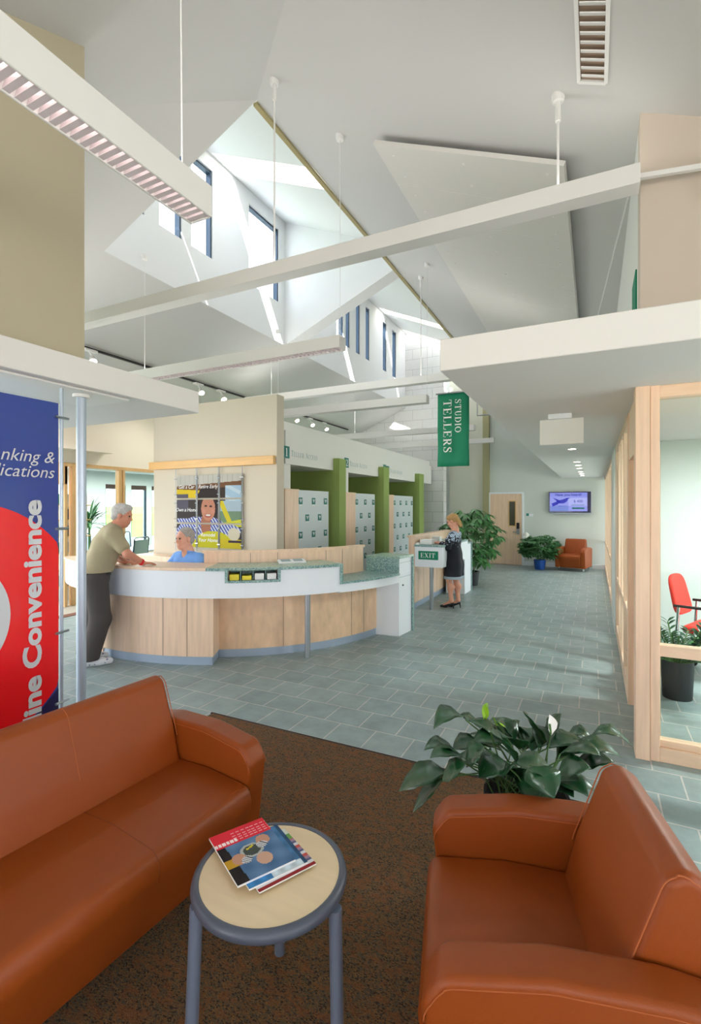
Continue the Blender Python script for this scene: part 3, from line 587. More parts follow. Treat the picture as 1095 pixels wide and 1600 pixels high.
# track lights under the left slope
def track(label, ya, yb, lamps):
    x = -6.70; z = zl(x)-.05
    t = thing('track_light', label, 'track light', (x, (ya+yb)/2, z), 'ceiling track lights')
    MB().box(x-.018, x+.018, ya, yb, z, z+.03).build('track', M['black'], t)
    for yy in lamps:
        h = MB(); h.box(x-.03, x+.05, yy-.1, yy+.1, z-.03, z); h.tube([(x,yy,z-.03),(x+.05,yy,z-.10)], .012, 8)
        c = V(x+.07,yy,z-.14); d = V(.55,-.25,-.8).normalized(); h.tube([c-d*.02, c+d*.07], [.035,.055], 14); ob = h.build('spot_head', M['fix'], t, smooth=True)
        g = MB(); g.tube([c+d*.071, c+d*.075], .048, 14); g.build('lamp_glass', M['bulb'], ob)
        l = bpy.data.lights.new('track_lamp', 'SPOT'); l.energy = 24; l.spot_size = 2.2; l.spot_blend = .9; l.shadow_soft_size = .06; l.color = (1,.95,.88)
        lo = bpy.data.objects.new('track_lamp', l); C.objects.link(lo); lo.location = c+d*.08; lo.rotation_euler = V(-.35,-.35,-.8).to_track_quat('-Z','Y').to_euler()
track('track light on the left slope with its lamps, above the white canopy', 4.70, 8.42, [4.78, 7.0, 7.62])
track('track light on the left slope over the bulkhead, farther away', 10.2, 13.3, [10.3, 11.05, 11.8])
# recessed downlights in the right canopy
first = None
for i, y in enumerate((7.50, 9.68, 10.5, 11.3, 12.45, 13.2, 14.0)):
    lab = ['nearest recessed downlight in the right canopy, apart from the rest', 'second recessed downlight in the right canopy', 'third recessed downlight in the right canopy', 'fourth recessed downlight in the right canopy', 'fifth recessed downlight in the right canopy', 'sixth recessed downlight in the right canopy', 'farthest recessed downlight in the right canopy'][i]
    if first is None:
        first = thing('downlight', lab, 'downlight', (-.275, y, 2.505), 'downlights in the right canopy')
        MB().lathe([(.05,0),(.075,0),(.075,.006),(.05,.006),(.05,0)], (0,0,0), 20, cap=False).build('trim_ring', M['fix'], first, local=True)
        MB().lathe([(.0001,.002),(.05,.002),(.05,.004)], (0,0,0), 20).build('lens', M['bulb'], first, local=True)
    else: copy_tree(first, (-.275, y, 2.505), 0, lab)
    l = bpy.data.lights.new('downlight_lamp', 'SPOT'); l.energy = 7; l.spot_size = 2.0; l.spot_blend = .8; l.shadow_soft_size = .05; l.color = (1,.95,.88)
    o = bpy.data.objects.new('downlight_lamp', l); C.objects.link(o); o.location = (-.275, y, 2.49)
# ceiling air grille
t = thing('air_grille', 'white slatted air grille in the ceiling at the top edge', 'air grille', (0, 3.1, zr(0)))
def onr(x, y, d=0): return V(x,y,zr(x))+V(-K,0,-1).normalized()*d
fr = MB()
for a, b in (((-.085,2.4),(-.085,3.48)),((.07,2.4),(.07,3.48)),((-.085,3.48),(.07,3.48))):
    fr.bar(onr(*a,.008), onr(*b,.008), .022, .016)
fr.build('frame', M['fix'], t)
sl = MB()
for y in np.arange(2.45, 3.46, .062): sl.obox(onr(-.0075,y,.002), (1,0,-K), (0,1,.5), (K*.3,-.5,1), .07, .036, .003)
sl.build('slats', M['fix'], t)
MB().poly([onr(-.085,2.4,.001),onr(.07,2.4,.001),onr(.07,3.48,.001),onr(-.085,3.48,.001)]).build('duct', M['backing'], t)
# blank hanging sign below the right canopy
t = thing('hanging_sign', 'blank white panel hanging under the right canopy', 'sign', (-.25, 4.63, 2.51))
MB().box(-.43, -.08, 4.63, 4.655, 2.245, 2.465).build('panel', M['white'], t, bevel=.003)
MB().box(-.36, -.17, 4.60, 4.68, 2.466, 2.509).build('bracket', M['lam'], t, bevel=.003)
# green teller banner
t = thing('hanging_banner', 'green vertical banner reading STUDIO TELLERS on the canopy edge', 'banner', (-1.35, 5.2, 2.5))
b = MB(); n = 12; xs0, xs1, z0, z1 = -1.525, -1.185, 2.135, 2.925; vs = []
def bw(i, j): return .012*math.sin(j*.9+i*1.7)*(j/n)+.006*math.sin(i*2.3)
for j in range(n+1):
    for i in range(7): vs.append((xs0+(xs1-xs0)*i/6, 5.2+bw(i, j), z1+(z0-z1)*j/n))
b.add(vs, [(j*7+i, j*7+i+1, (j+1)*7+i+1, (j+1)*7+i) for j in range(n) for i in range(6)])
o = b.build('cloth', M['banner'], t, smooth=True, angle=180); sd = o.modifiers.new('thick', 'SOLIDIFY'); sd.thickness = .003; sd.offset = 0
for txt, x, sz in (('TELLERS', -1.455, .088), ('STUDIO', -1.33, .066)):
    a, bb, w_ = serif(txt, sz, space=.14); MB().flat((a, bb), (x, 5.2-.024, z1-.075), (0,0,-1), (1,0,0), nrm=0).build('lettering', M['ink'], t)
b = MB(); b.tube([(-1.545,5.2,2.928),(-1.165,5.2,2.928),(-1.10,5.2,2.928),(-1.10,5.2,2.66),(-.82,5.2,2.66)], .009, 8); b.build('pole', M['steel'], t, smooth=True)
t = tag(MB().box(.262, .272, 4.0, 4.35, 3.05, 3.38).build('wall_plaque', M['banner'], None), 'green plaque on the return wall seen edge on', 'sign')

# ================================================================ LEFT BANNER STAND
t = thing('support_pole', 'thick round silver column holding up the left canopy', 'column', (-3.245, 2.252, 0))
MB().lathe([(.032,0),(.032,2.47)], (-3.245,2.252,0), 24).build('shaft', M['silver'], t, smooth=True)
MB().lathe([(.055,2.47),(.055,2.508)], (-3.245,2.252,0), 24).build('cap', M['fix'], t, smooth=True)
MB().lathe([(.05,0.0),(.05,.02)], (-3.245,2.252,0), 24).build('foot_ring', M['silver'], t, smooth=True)
t = thing('display_stand', 'tall blue and red printed banner panel clipped to a thin pole', 'banner stand', (-3.19, 1.5, 0))
p = MB(); px, ya, yb, za, zb = -3.18, .92, 2.044, .28, 2.387; p.box(px-.012, px, ya, yb, za, zb); p.build('panel', M['blue'], t)
def clip(cy, cz, ry, rz, x, n=72):
    pts = []
    for i in range(n):
        a = 2*PI*i/n; pts.append((x, min(yb, max(ya, cy+ry*math.cos(a))), min(zb, max(za, cz+rz*math.sin(a)))))
    return pts
MB().poly(clip(1.49, .99, .71, .74, px+.002)).build('red_disc', M['red'], t)
MB().poly([(px+.0025,yb,.50),(px+.0025,yb,.28),(px+.0025,1.80,.28)]).build('corner_patch', M['navy'], t)
MB().poly(clip(1.42, 1.05, .325, .36, px+.004)).build('white_oval', M['lgrey'], t)
vf = sans('Online Convenience', .152, 0, .006, 'RIGHT', 1.0); vf = ([(x*1.32, y) for x, y in vf[0]], vf[1])
MB().flat(vf, (px+.006, 1.925, 1.742), (0,0,1), (0,-1,0)).build('lettering', M['lgrey'], t)
MB().flat(sans('Banking &', .108, .28, 0, 'RIGHT'), (px+.006, 2.01, 1.985), (0,1,0), (0,0,1)).build('lettering', M['lgrey'], t)
MB().flat(sans('Applications', .108, .28, 0, 'RIGHT'), (px+.006, 2.01, 1.888), (0,1,0), (0,0,1)).build('lettering', M['lgrey'], t)
MB().tube([(px-.01,2.072,.0),(px-.01,2.072,2.505)], .0115, 12).build('pole', M['silver'], t, smooth=True)
for z in (2.295, 1.555, .865, .4):
    MB().tube([(px+.012,2.02,z),(px-.01,2.12,z)], .009, 8).build('clip', M['steel'], t, smooth=True)
MB().lathe([(.03,2.495),(.03,2.509)], (px-.01,2.072,0), 16).build('ceiling_cup', M['steel'], t)
tag(MB().box(-3.6, -3.12, -1.0, 2.55, 2.492, 2.509).build('canopy_rail', M['fix'], None, bevel=.005), 'flat white rail under the left canopy above the poles', 'rail')

# ================================================================ RECEPTION DESK
DC = (-4.85, 6.30)
def dp(deg, r, z): return V(DC[0]+r*math.cos(math.radians(deg)), DC[1]+r*math.sin(math.radians(deg)), z)
t = thing('reception_desk', 'curved maple and white reception desk with green terrazzo top', 'reception desk', (-4.0, 5.2, 0))
g = MB(); g.arc(DC, 2.50, 2.55, -95, -63, .09, .73); g.build('front_panel', M['maple'], t, bevel=.002)
MB().arc(DC, 2.46, 2.54, -95, -62.9, 0, .09).build('kick_plate', M['base'], t)
e0, e1 = dp(-63, 2.55, 0), dp(-63.2, 2.27, 0); d_ = (e1-e0).normalized(); n_ = V(-d_.y, d_.x, 0)
g = MB(); g.prism([e0+V(0,0,.09), e1+V(0,0,.09), e1+V(0,0,.73), e0+V(0,0,.73)], n_*-.04); g.build('end_panel', M['maple'], t)
MB().prism([e0-d_*-.01, e1, e1+V(0,0,.09), e0+V(0,0,.09)], n_*-.03).build('kick_plate', M['base'], t)
e0, e1 = dp(-95, 2.55, 0), dp(-95, 1.9, 0); d_ = (e1-e0).normalized(); n_ = V(-d_.y, d_.x, 0)
MB().prism([e0+V(0,0,.0), e1, e1+V(0,0,.73), e0+V(0,0,.73)], n_*-.04).build('end_panel', M['maple'], t)
MB().arc(DC, 2.22, 2.27, -63.2, -7, .09, .76).build('recessed_panel', M['birch'], t)
MB().arc(DC, 2.20, 2.262, -63.2, -7, 0, .09).build('kick_plate', M['base'], t)
for r_, deg in ((2.549,-74.7),(2.549,-68.5),(2.269,-44),(2.269,-20.5),(2.269,-14.8)): MB().arc(DC, r_, r_+.0025, deg-.07, deg+.07, .09, .73, 1).build('panel_joint', M['backing'], t)
SA, SB = -58.45, -46.8                       # brochure slot
b = MB(); b.arc(DC, 2.53, 2.60, -122, SA, .725, 1.02); b.arc(DC, 2.53, 2.60, SA, SB, .725, .915); b.arc(DC, 2.53, 2.60, SB, -30.5, .725, 1.02); b.arc(DC, 2.53, 2.60, -30.5, -7, .715, .815)
b.arc(DC, 2.25, 2.55, -63, -30.5, .715, .73); b.arc(DC, 2.25, 2.55, -30.5, -7, .705, .715); b.arc(DC, 2.10, 2.53, -122, -95, .72, .735)
b.build('white_band', M['lam'], t)
MB().arc(DC, 2.10, 2.615, -122, -63.5, 1.02, 1.05).build('timber_ledge', M['maple'], t, bevel=.003)
tp = MB(); tp.arc(DC, 2.12, 2.615, -63.5, -30.5, 1.022, 1.05); tp.build('terrazzo_top', M['granitetop'], t)
ed = MB(); ed.arc(DC, 2.595, 2.622, -63.5, SA-.0, 1.018, 1.048); ed.arc(DC, 2.595, 2.622, SB, -30.2, 1.018, 1.048); ed.arc(DC, 2.595, 2.622, SA, SB, 1.034, 1.048)
ed.arc(DC, 2.595, 2.622, SA-.6, SA, .895, 1.048); ed.arc(DC, 2.595, 2.622, SB, SB+.6, .895, 1.048); ed.arc(DC, 2.40, 2.622, SA-.6, SB+.6, .89, .915)
ed.arc(DC, 2.12, 2.622, -30.6, -29.9, .815, 1.049); ed.arc(DC, 2.12, 2.622, -30, -7.5, .815, .842); ed.build('terrazzo_edge', M['granite'], t)
MB().arc(DC, 2.38, 2.40, SA, SB, .9, 1.02).build('slot_back', M['granite'], t)
dv = MB()
for k in (1, 2, 3): a = SA+(SB-SA)*k/4; dv.arc(DC, 2.41, 2.598, a-.06, a+.06, .915, 1.02, 1)
dv.build('slot_divider', M['granite'], t)
MB().arc(DC, 2.08, 2.12, -68, -10, .76, 1.165).build('screen', M['maple'], t)
MB().arc(DC, 2.06, 2.14, -68.3, -9.6, 1.165, 1.195).build('screen_cap', M['maple'], t)
for deg in (-53.5, -45, -28, -21): MB().arc(DC, 2.118, 2.1215, deg-.08, deg+.08, .84, 1.165, 1).build('screen_joint', M['backing'], t)
MB().arc(DC, 1.45, 2.08, -120, -15, .70, .735).build('inner_worktop', M['mapleh'], t)
# white end pedestal
q = [V(-2.66,6.0,0), V(-2.29,6.03,0), V(-2.25,6.43,0), V(-2.62,6.46,0)]
MB().prism(q, (0,0,.82)).build('pedestal', M['lam'], t, bevel=.003)
q2 = [p+V(0,0,.82) for p in q]; MB().prism(q2, (0,0,.20)).build('pedestal_head', M['lam'], t, bevel=.002)
MB().prism([V(-2.74,5.985,.842), V(-2.285,6.018,.842), V(-2.285,6.018,1.02), V(-2.74,5.985,1.02)], (0,.012,0)).build('terrazzo_upstand', M['granite'], t)
q3 = [V(-2.74,5.985,1.02), V(-2.275,6.015,1.02), V(-2.225,6.44,1.02), V(-2.70,6.47,1.02)]; MB().prism(q3, (0,0,.028)).build('terrazzo_top', M['granitetop'], t)
MB().prism([V(-2.245,6.40,0), V(-2.225,6.40,0), V(-2.225,6.44,0), V(-2.245,6.44,0)], (0,0,1.02)).build('terrazzo_edge', M['granite'], t)
for z in (.77, .96): MB().bar((-2.2895,6.035,z), (-2.252,6.40,z), .004, .004).build('drawer_line', M['slate'], t)
MB().sphere((-2.275,6.14,.66), .012, 6).build('lock', M['darkmetal'], t)
MB().lathe([(.032,0.0),(.032,.72)], (-2.905,4.75,0), 20).build('post', M['steel'], t, smooth=True)
# brochures in the slot
cols = [('yellow','yellow brochures in the first slot of the desk front','yellow'),('yellow','yellow brochures in the second slot of the desk front','yellow'),('white','white brochures in the third slot of the desk front','paper'),('white','white brochures in the last slot of the desk front','paper')]
for k, (nm, lab, mt) in enumerate(cols):
    a0 = SA+(SB-SA)*k/4+.35; a1 = SA+(SB-SA)*(k+1)/4-.35
    s_ = MB(); s_.arc(DC, 2.45, 2.59, a0, a1, .916, (.978,.962,.984,.980)[k], 3); tag(s_.build('brochure_stack', M[mt], None, bevel=.002), lab, 'brochures', 'brochure stacks in the desk slot')
t = thing('leaflet_holder', 'white leaflet tray lying on the terrazzo counter', 'tray', tuple(dp(-41.5, 2.28, 1.05)))
c_ = dp(-41.5, 2.28, 1.068); ax = V(math.cos(math.radians(48)), math.sin(math.radians(48)), 0); ay = V(-ax.y, ax.x, .22)
g = MB(); g.obox(c_, ax, ay, ax.cross(ay), .16, .055, .012); g.build('tray', M['paper'], t, bevel=.004)
for s_ in (-.075, .07): 
    g = MB(); g.obox(c_+ax*s_+ax.cross(ay).normalized()*.0135, ax, ay, ax.cross(ay), .055, .04, .001); g.build('leaflet', M['greyink'], t)
g = MB(); g.obox((-4.90,3.95,1.11), (.8,.5,0), (-.2,.3,.9), (.5,-.8,.3), .06, .065, .004); tag(g.build('desk_card', M['dark'], None), 'dark stand up card on the timber ledge by the standing person', 'card')
# office chair of the seated man and filing ledge behind
t = thing('desk_chair', 'pale mesh office chair behind the seated man', 'chair', (-4.30, 4.62, 0))
MB().lathe([(.26,0.02),(.06,.07),(.03,.10),(.03,.47)], (-4.42,4.62,0), 16).build('base', M['black'], t, smooth=True)
MB().box(-4.66, -4.18, 4.36, 4.84, .47, .53).build('seat', M['greymesh'], t, bevel=.02)
g = MB(); g.box(-.22, .22, -.015, .015, .55, 1.13); o = g.build('backrest', M['lam'], t, bevel=.012, local=True); o.location = (.14, .22, 0); o.rotation_euler = (0,0,math.radians(-28))
t = thing('filing_ledge', 'low maple ledge against the tan partition', 'ledge', (-6.6, 5.95, 0))
MB().box(-6.95, -5.9, 5.72, 6.08, .80, .90).build('top', M['maple'], t, bevel=.003); MB().box(-6.9, -5.95, 5.78, 6.08, 0, .80).build('body', M['lam'], t)

# poster display on the partition
t = thing('poster_rail', 'long honey coloured timber rail across the partition', 'rail', (-5.5, 6.05, 2.38))
MB().prism([(-6.9,6.03,2.34),(-4.29,6.03,2.34),(-4.29,6.03,2.47),(-6.9,6.03,2.47)], (0,.065,0)).build('rail', M['oak'], t, bevel=.004)
def poster(u, v):                             # u,v over the whole 3 x 3 picture (v up)
    def el(cx, cy, rx, ry): return ((u-cx)/rx)**2+((v-cy)/ry)**2 < 1
    c = (60, 52, 52)
    if v > .66: c = (58, 42, 34) if u > .3 else (70, 60, 56)
    if v > .85-.0*u+.06*(u-.5): c = (206, 204, 196) if (u*14) % 1 > .12 else (184, 180, 170)
    if .80+.06*(u-.5) < v < .87+.06*(u-.5): c = (122, 82, 50)
    if .66 < v < .80 and u < .47 and v > .80-.03-(u)*.07-.09 and v < .80-.05*u: c = (236, 204, 30)
    if u < .2 and .5 < v < .73: c = (92, 88, 104)
    if u > .76 and .38 < v < .84: c = (176, 206, 232) if (u+v*2) % .3 > .1 else (206, 226, 240)
    if .66 < u < 1 and .30 < v < .64:
        c = (178, 200, 214) if v > .5 else (120, 150, 120)
        if abs((u-.70)-(.62-v)*.45) < .035: c = (226, 208, 40)
        if v < .36+.2*(u-.8): c = (216, 216, 50)
    if el(.50, .60, .17, .25): c = (44, 28, 28)
    ck = (52, 72, 176) if (int(u*46+v*30) % 2 == 0) else (220, 226, 240)
    if (v < .42 and el(.42, .12, .44, .32)) or (v < .40 and .03 < u < .35 and v > .33): c = ck
    if .55 < u < .98 and .14 < v < .33 and el(.72, .24, .26, .1): c = ck
    if el(.47, .32, .075, .16): c = (176, 112, 84)
    if el(.505, .535, .105, .165):
        c = (206, 140, 112)
        if el(.47, .57, .022, .012) or el(.545, .565, .022, .012): c = (50, 32, 32)
        if el(.505, .44, .05, .026): c = (172, 72, 70)
        if el(.505, .446, .038, .013): c = (240, 234, 228)
        if el(.44, .50, .03, .03) or el(.575, .50, .028, .03): c = (216, 146, 122)
    if v > .66 and el(.49, .70, .11, .07): c = (44, 28, 28)
    if v < .235 and el(.58, -.06, .34, .30): c = (214, 206, 20)
    if u > .64 and v < .13: c = (222, 200, 24)
    if el(.88, .2, .085, .085): c = (226, 216, 190)
    if .8 < u < 1 and .09 < v < .12: c = (60, 40, 60)
    return tuple(x*.86 for x in c)
X0, X1, Z0, Z1 = -6.285, -4.885, 1.03, 2.235
rows, cl = 3, 3; pw, ph = (X1-X0)/3, (Z1-Z0)/3; py = 6.055
names = [['lower left poster, dark and blue check, behind the seated man','lower middle yellow poster panel','lower right yellow poster panel with a hand'],['middle left poster of the blue checked sleeve','middle poster with the face of a smiling woman','middle right poster with the green and yellow car'],['top left poster with the yellow car roof','top middle poster with dark hair at its foot','top right poster with blue window glass']]
txts = [['','Retire\nsooner','Free\nfor life'],['Own a Home','','Build a\nCommunity'],['Get a Car','Retire Early','Go on\nVacation']]
txts = [['','Remodel\nYour Home',''],['Own a Home','',''],['Get a Car','Retire Early','']]
for j in range(3):
    for i in range(3):
        t = thing('poster', names[j][i], 'poster', (X0+pw*(i+.5), py, Z0+ph*j), 'nine poster panels of one picture')
        x_, z_ = X0+pw*i+.022, Z0+ph*j+.012; w_, h_ = pw-.044, ph-.028
        MB().box(x_, x_+w_, py, py+.006, z_, z_+h_).build('holder', M['glass'], t)
        printed('print', M['prt'], (x_, py-.001, z_), (1,0,0), (0,0,1), w_, h_, 56, 52, lambda a, b, i=i, j=j: poster((i+.05+a*.9)/3, (j+.03+b*.94)/3), t)
        if txts[j][i]:
            MB().flat(sans(txts[j][i], .085, .25, 0, 'CENTER'), (x_+w_/2, py-.003, z_+h_*(.42 if j == 2 else .48)), (1,0,0), (0,0,1)).build('lettering', M['ink'], t)
rod = MB()
for k, x in enumerate((X0, X0+pw, X0+2*pw, X1)):
    t = thing('poster_rod', ['leftmost','second','third','rightmost'][k]+' thin steel rod the posters hang on', 'rod', (x, py-.02, Z0-.05), 'poster hanging rods')
    r_ = MB()
    for dx in ((-.012, .012) if 0 < k < 3 else (0,)): r_.tube([(x+dx,py-.004,Z0-.06),(x+dx,py-.004,2.34)], .005, 8)
    r_.build('rod', M['steel'], t, smooth=True)
    for z in [Z0+ph*j+f for j in range(3) for f in (.07, .33)]:
        MB().tube([(x-.03,py-.008,z),(x+.03,py-.008,z)], .009, 8).build('clip', M['chrome'], t, smooth=True)

# ================================================================ SECOND COUNTER WITH EXIT BOX
t = thing('teller_counter', 'maple teller counter with green EXIT sign on its white end box', 'counter', (-2.5, 8.8, 0))
MB().box(-2.76, -2.69, 7.83, 10.2, .09, 1.19).build('front_panel', M['maple'], t, bevel=.003)
MB().box(-2.74, -2.70, 7.86, 10.2, 0, .09).build('kick_plate', M['base'], t)
MB().box(-2.80, -2.76, 7.83, 10.2, 0, 1.19).build('end_panel', M['maple'], t, bevel=.003)
MB().box(-2.82, -2.665, 7.80, 10.22, 1.19, 1.22).build('cap', M['maple'], t, bevel=.003)
for y in (8.3, 9.1): MB().box(-2.691, -2.6885, y, y+.006, .09, .72).build('panel_joint', M['backing'], t)
MB().box(-2.665, -2.19, 7.75, 9.5, .71, 1.045).build('ledge_box', M['lam'], t, bevel=.004)
MB().box(-2.675, -2.18, 7.74, 9.5, 1.045, 1.072).build('terrazzo_top', M['granite'], t)
MB().box(-2.60, -2.265, 7.744, 7.75, .835, .975).build('exit_plaque', M['banner'], t)
a, bb, w_ = serif('EXIT', .075, space=.12); MB().flat((a, bb), (-2.433-w_/2, 7.742, .868), (1,0,0), (0,0,1)).build('lettering', M['ink'], t)
MB().lathe([(.034,0.0),(.034,.71)], (-2.41,7.86,0), 20).build('post', M['steel'], t, smooth=True)
MB().box(-2.62, -2.25, 9.5, 10.06, 0, .97).build('pedestal', M['lam'], t, bevel=.003)
MB().box(-2.64, -2.23, 9.49, 10.08, .97, 1.0).build('pedestal_top', M['granite'], t)
MB().box(-2.25, -2.232, 10.03, 10.08, 0, .97).build('terrazzo_edge', M['granite'], t)
tag(MB().box(-2.62, -2.42, 7.90, 8.16, 1.073, 1.15).build('paper_box', M['paper'], None, bevel=.004), 'small white box on the exit counter before the woman', 'box')
tag(MB().box(-2.66, -2.60, 7.78, 7.86, 1.073, 1.10).build('desk_pad', M['paper'], None), 'little white pad at the left of the exit counter', 'pad')
tag(MB().box(-2.60, -2.46, 8.5, 8.65, 1.073, 1.17).build('paper_stack', M['paper'], None, bevel=.004), 'white paper stack behind the woman\'s hands', 'paper')

# ================================================================ FAR WALL THINGS
t = sthing('door_2', 'pale maple far door with narrow glass and steel lock', (-2.32, 14.96, 0))
MB().box(-2.775, -1.875, 14.93, 14.99, .01, 2.08).build('door_leaf', M['maple'], t, bevel=.003)
f = MB(); f.box(-2.825, -2.775, 14.91, 15, 0, 2.13); f.box(-1.875, -1.825, 14.91, 15, 0, 2.13); f.box(-2.775, -1.875, 14.91, 15, 2.08, 2.13); f.build('door_frame', M['lam'], t, bevel=.003)
f = MB(); f.box(-2.245, -2.04, 14.92, 14.93, 1.13, 1.88); f.build('vision_frame', M['oak'], t)
MB().box(-2.222, -2.062, 14.915, 14.92, 1.155, 1.855).build('vision_glass', mat('smoked_pane', (74, 72, 60), .15), t)
MB().box(-2.02, -1.94, 14.905, 14.93, 1.06, 1.24).build('keypad', M['black'], t, bevel=.005)
g = MB(); g.box(-2.02, -1.94, 14.905, 14.93, .90, 1.06); g.tube([(-1.98,14.90,.97),(-1.98,14.86,.97),(-2.12,14.86,.97)], .012, 8); g.build('door_handle', M['steel'], t)
t = thing('room_sign', 'small room sign with teal square beside the far door', 'sign', (-1.73, 14.99, 1.45))
MB().box(-1.76, -1.69, 14.985, 14.998, 1.44, 1.51).build('square', M['teal'], t); MB().box(-1.69, -1.57, 14.99, 14.998, 1.43, 1.50).build('plate', M['lam'], t)
t = thing('wall_screen', 'flat wall screen with blue bird picture on the far wall', 'screen', (-.61, 14.93, 1.5))
MB().box(-1.145, -.075, 14.90, 14.98, 1.545, 2.12).build('bezel', M['navy'], t, bevel=.006)
g = MB(); g.tube([(-1.14,14.93,1.525),(-.61,14.90,1.505),(-.08,14.93,1.525)], .018, 10); g.build('speaker_bar', M['silver'], t, smooth=True)
def tvp(u, v):
    c = (150, 158, 236)
    if v > .78: c = (138, 146, 232)
    if u > .5 and .27 < v < .74: c = (176, 182, 244)
    if u < .5 and v < .28: c = (120, 140, 214)
    return c
printed('picture', M['screen'], (-1.12, 14.898, 1.58), (1,0,0), (0,0,1), .955, .515, 24, 14, tvp, t)
bd = MB(); o_ = V(-1.12,14.896,1.58)
def tp(x, y): return o_+V(x*.955, 0, y*.515)
bd.poly([tp(*p) for p in ((.04,.40),(.22,.56),(.30,.50),(.24,.42),(.08,.30))]); bd.poly([tp(*p) for p in ((.08,.74),(.14,.70),(.26,.60),(.36,.64),(.46,.72),(.56,.72),(.50,.66),(.46,.52),(.38,.42),(.26,.42),(.2,.52))])
bd.poly([tp(*p) for p in ((.06,.30),(.2,.42),(.24,.38),(.08,.25))]); bd.poly([tp(*p) for p in ((.22,.30),(.36,.28),(.46,.32),(.36,.26),(.24,.27))])
bd.build('bird_shape', mat('screen_blue', (48, 52, 160), .4, emit=.15), t)
scr = mat('screen_ink', (34, 36, 130), .4, emit=.12)
MB().flat(sans('Have you heard?', .1, 0, .002, 'CENTER'), tp(.5, .83), (1,0,0), (0,0,1)).build('lettering', scr, t)
MB().flat(sans('$ 400', .1, 0, 0, 'CENTER'), tp(.76, .47), (1,0,0), (0,0,1)).build('lettering', scr, t)
g = MB(); g.poly([tp(.58,.32),tp(.92,.32),tp(.92,.345),tp(.58,.345)]); g.poly([tp(.6,.12),tp(.92,.12),tp(.92,.2),tp(.6,.2)]); g.build('caption_bar', M['teal'], t)

def office_light(name, label, x0, x1, y0, y1, z, e):
    t = thing(name, label, 'ceiling light', ((x0+x1)/2, (y0+y1)/2, z))
    MB().box(x0, x1, y0, y1, z, z+.07).build('housing', M['fix'], t, bevel=.004)
    l = bpy.data.lights.new('office_tube', 'AREA'); l.shape = 'RECTANGLE'; l.size = x1-x0; l.size_y = y1-y0; l.energy = e
    o = bpy.data.objects.new('office_tube', l); C.objects.link(o); o.parent = t; o.location = (0, 0, -.012)
office_light('linear_light', 'white linear ceiling light in the conference room, nearer the glass', -8.75, -8.6, 5.2, 10.5, 2.545, 38)
office_light('linear_light', 'white linear ceiling light in the conference room, nearer the windows', -10.3, -10.15, 6.5, 11.5, 2.545, 38)
office_light('linear_light', 'white ceiling light in the right hand office', 1.35, 2.6, 5.3, 5.5, 2.44, 34)

# ================================================================ SEATING AREA
struct('floor_carpet', MB().box(-2.80, .30, -2.6, 3.09, 0, .008), M['carpet'], 'rust and brown flecked carpet of the seating area')
struct('trim_41', MB().box(-2.82, .32, 3.09, 3.105, 0, .010), M['dark'], 'dark edge strip of the carpet')
def smooth_prof(pts, n=6, closed=True):      # round the corners of a 2D profile: (x, z, radius)
    out = []; m = len(pts)
    for i in range(m):
        p0, p1, p2 = Vector(pts[i-1][:2]), Vector(pts[i][:2]), Vector(pts[(i+1) % m][:2]); r = pts[i][2]
        if r <= 0: out.append(tuple(p1)); continue
        a, b = (p0-p1), (p2-p1); la, lb = a.length, b.length; a.normalize(); b.normalize()
        ang = a.angle(b); d = min(r/math.tan(ang/2), la*.48, lb*.48)
        s, e = p1+a*d, p1+b*d
        for k in range(n+1):
            q = k/n; out.append(tuple(s*(1-q)**2+p1*2*q*(1-q)+e*q*q))
    return out
def slab(prof, y0, y1, crown=0., rnd=.02, ny=0, flare=None):
    """profile in (x,z) swept along y with rounded ends (inset rings)"""
    mb = MB(); n = len(prof); cx = sum(p[0] for p in prof)/n; cz = sum(p[1] for p in prof)/n
    def inset(d):
        res = []
        for i in range(n):
            a, b = Vector(prof[i-1]), Vector(prof[(i+1) % n]); t = (b-a)
            if t.length < 1e-6: t = V(1,0,0).to_2d()
            t.normalize(); nn = Vector((-t.y, t.x)); c = Vector(prof[i]); 
            res.append(c+nn*d*sgn)
        return res
    area = sum(prof[i-1][0]*prof[i][1]-prof[i][0]*prof[i-1][1] for i in range(n)); sgn = 1 if area > 0 else -1
    rings = []
    K_ = 6
    for k in range(K_+1):
        a = PI/2*k/K_; rings.append((inset(rnd*(1-math.sin(a))), y0+rnd*(1-math.cos(a))))
    steps = max(1, ny)
    for k in range(1, steps): rings.append(([Vector(p) for p in prof], y0+rnd+(y1-y0-2*rnd)*k/steps))
    for k in range(K_, -1, -1):
        a = PI/2*k/K_; rings.append((inset(rnd*(1-math.sin(a))), y1-rnd*(1-math.cos(a))))
    vs = []
    for pr, y in rings:
        q = (y-(y0+y1)/2)/((y1-y0)/2)
        for p in pr: vs.append((p[0], y, p[1]))
    fs = []
    for j in range(len(rings)-1):
        for i in range(n): fs.append((j*n+i, j*n+(i+1) % n, (j+1)*n+(i+1) % n, (j+1)*n+i))
    fs.append(tuple(range(n))); m = (len(rings)-1)*n; fs.append(tuple(m+i for i in range(n-1, -1, -1)))
    return mb.add(vs, fs)
ARM = smooth_prof([(.30,.09,.01),(.352,.52,.07),(.30,.592,.07),(.06,.628,.3),(-.20,.625,.3),(-.40,.585,.06),(-.37,.09,.01)], 8)
SEAT = smooth_prof([(.27,.09,.01),(.372,.36,.10),(.352,.432,.07),(.10,.452,.3),(-.14,.438,.02),(-.16,.12,.01)], 8)
BACK = smooth_prof([(-.085,.40,.02),(-.13,.58,.4),(-.215,.815,.05),(-.262,.838,.05),(-.32,.800,.06),(-.395,.52,.3),(-.40,.16,.02),(-.12,.14,.02)], 8)
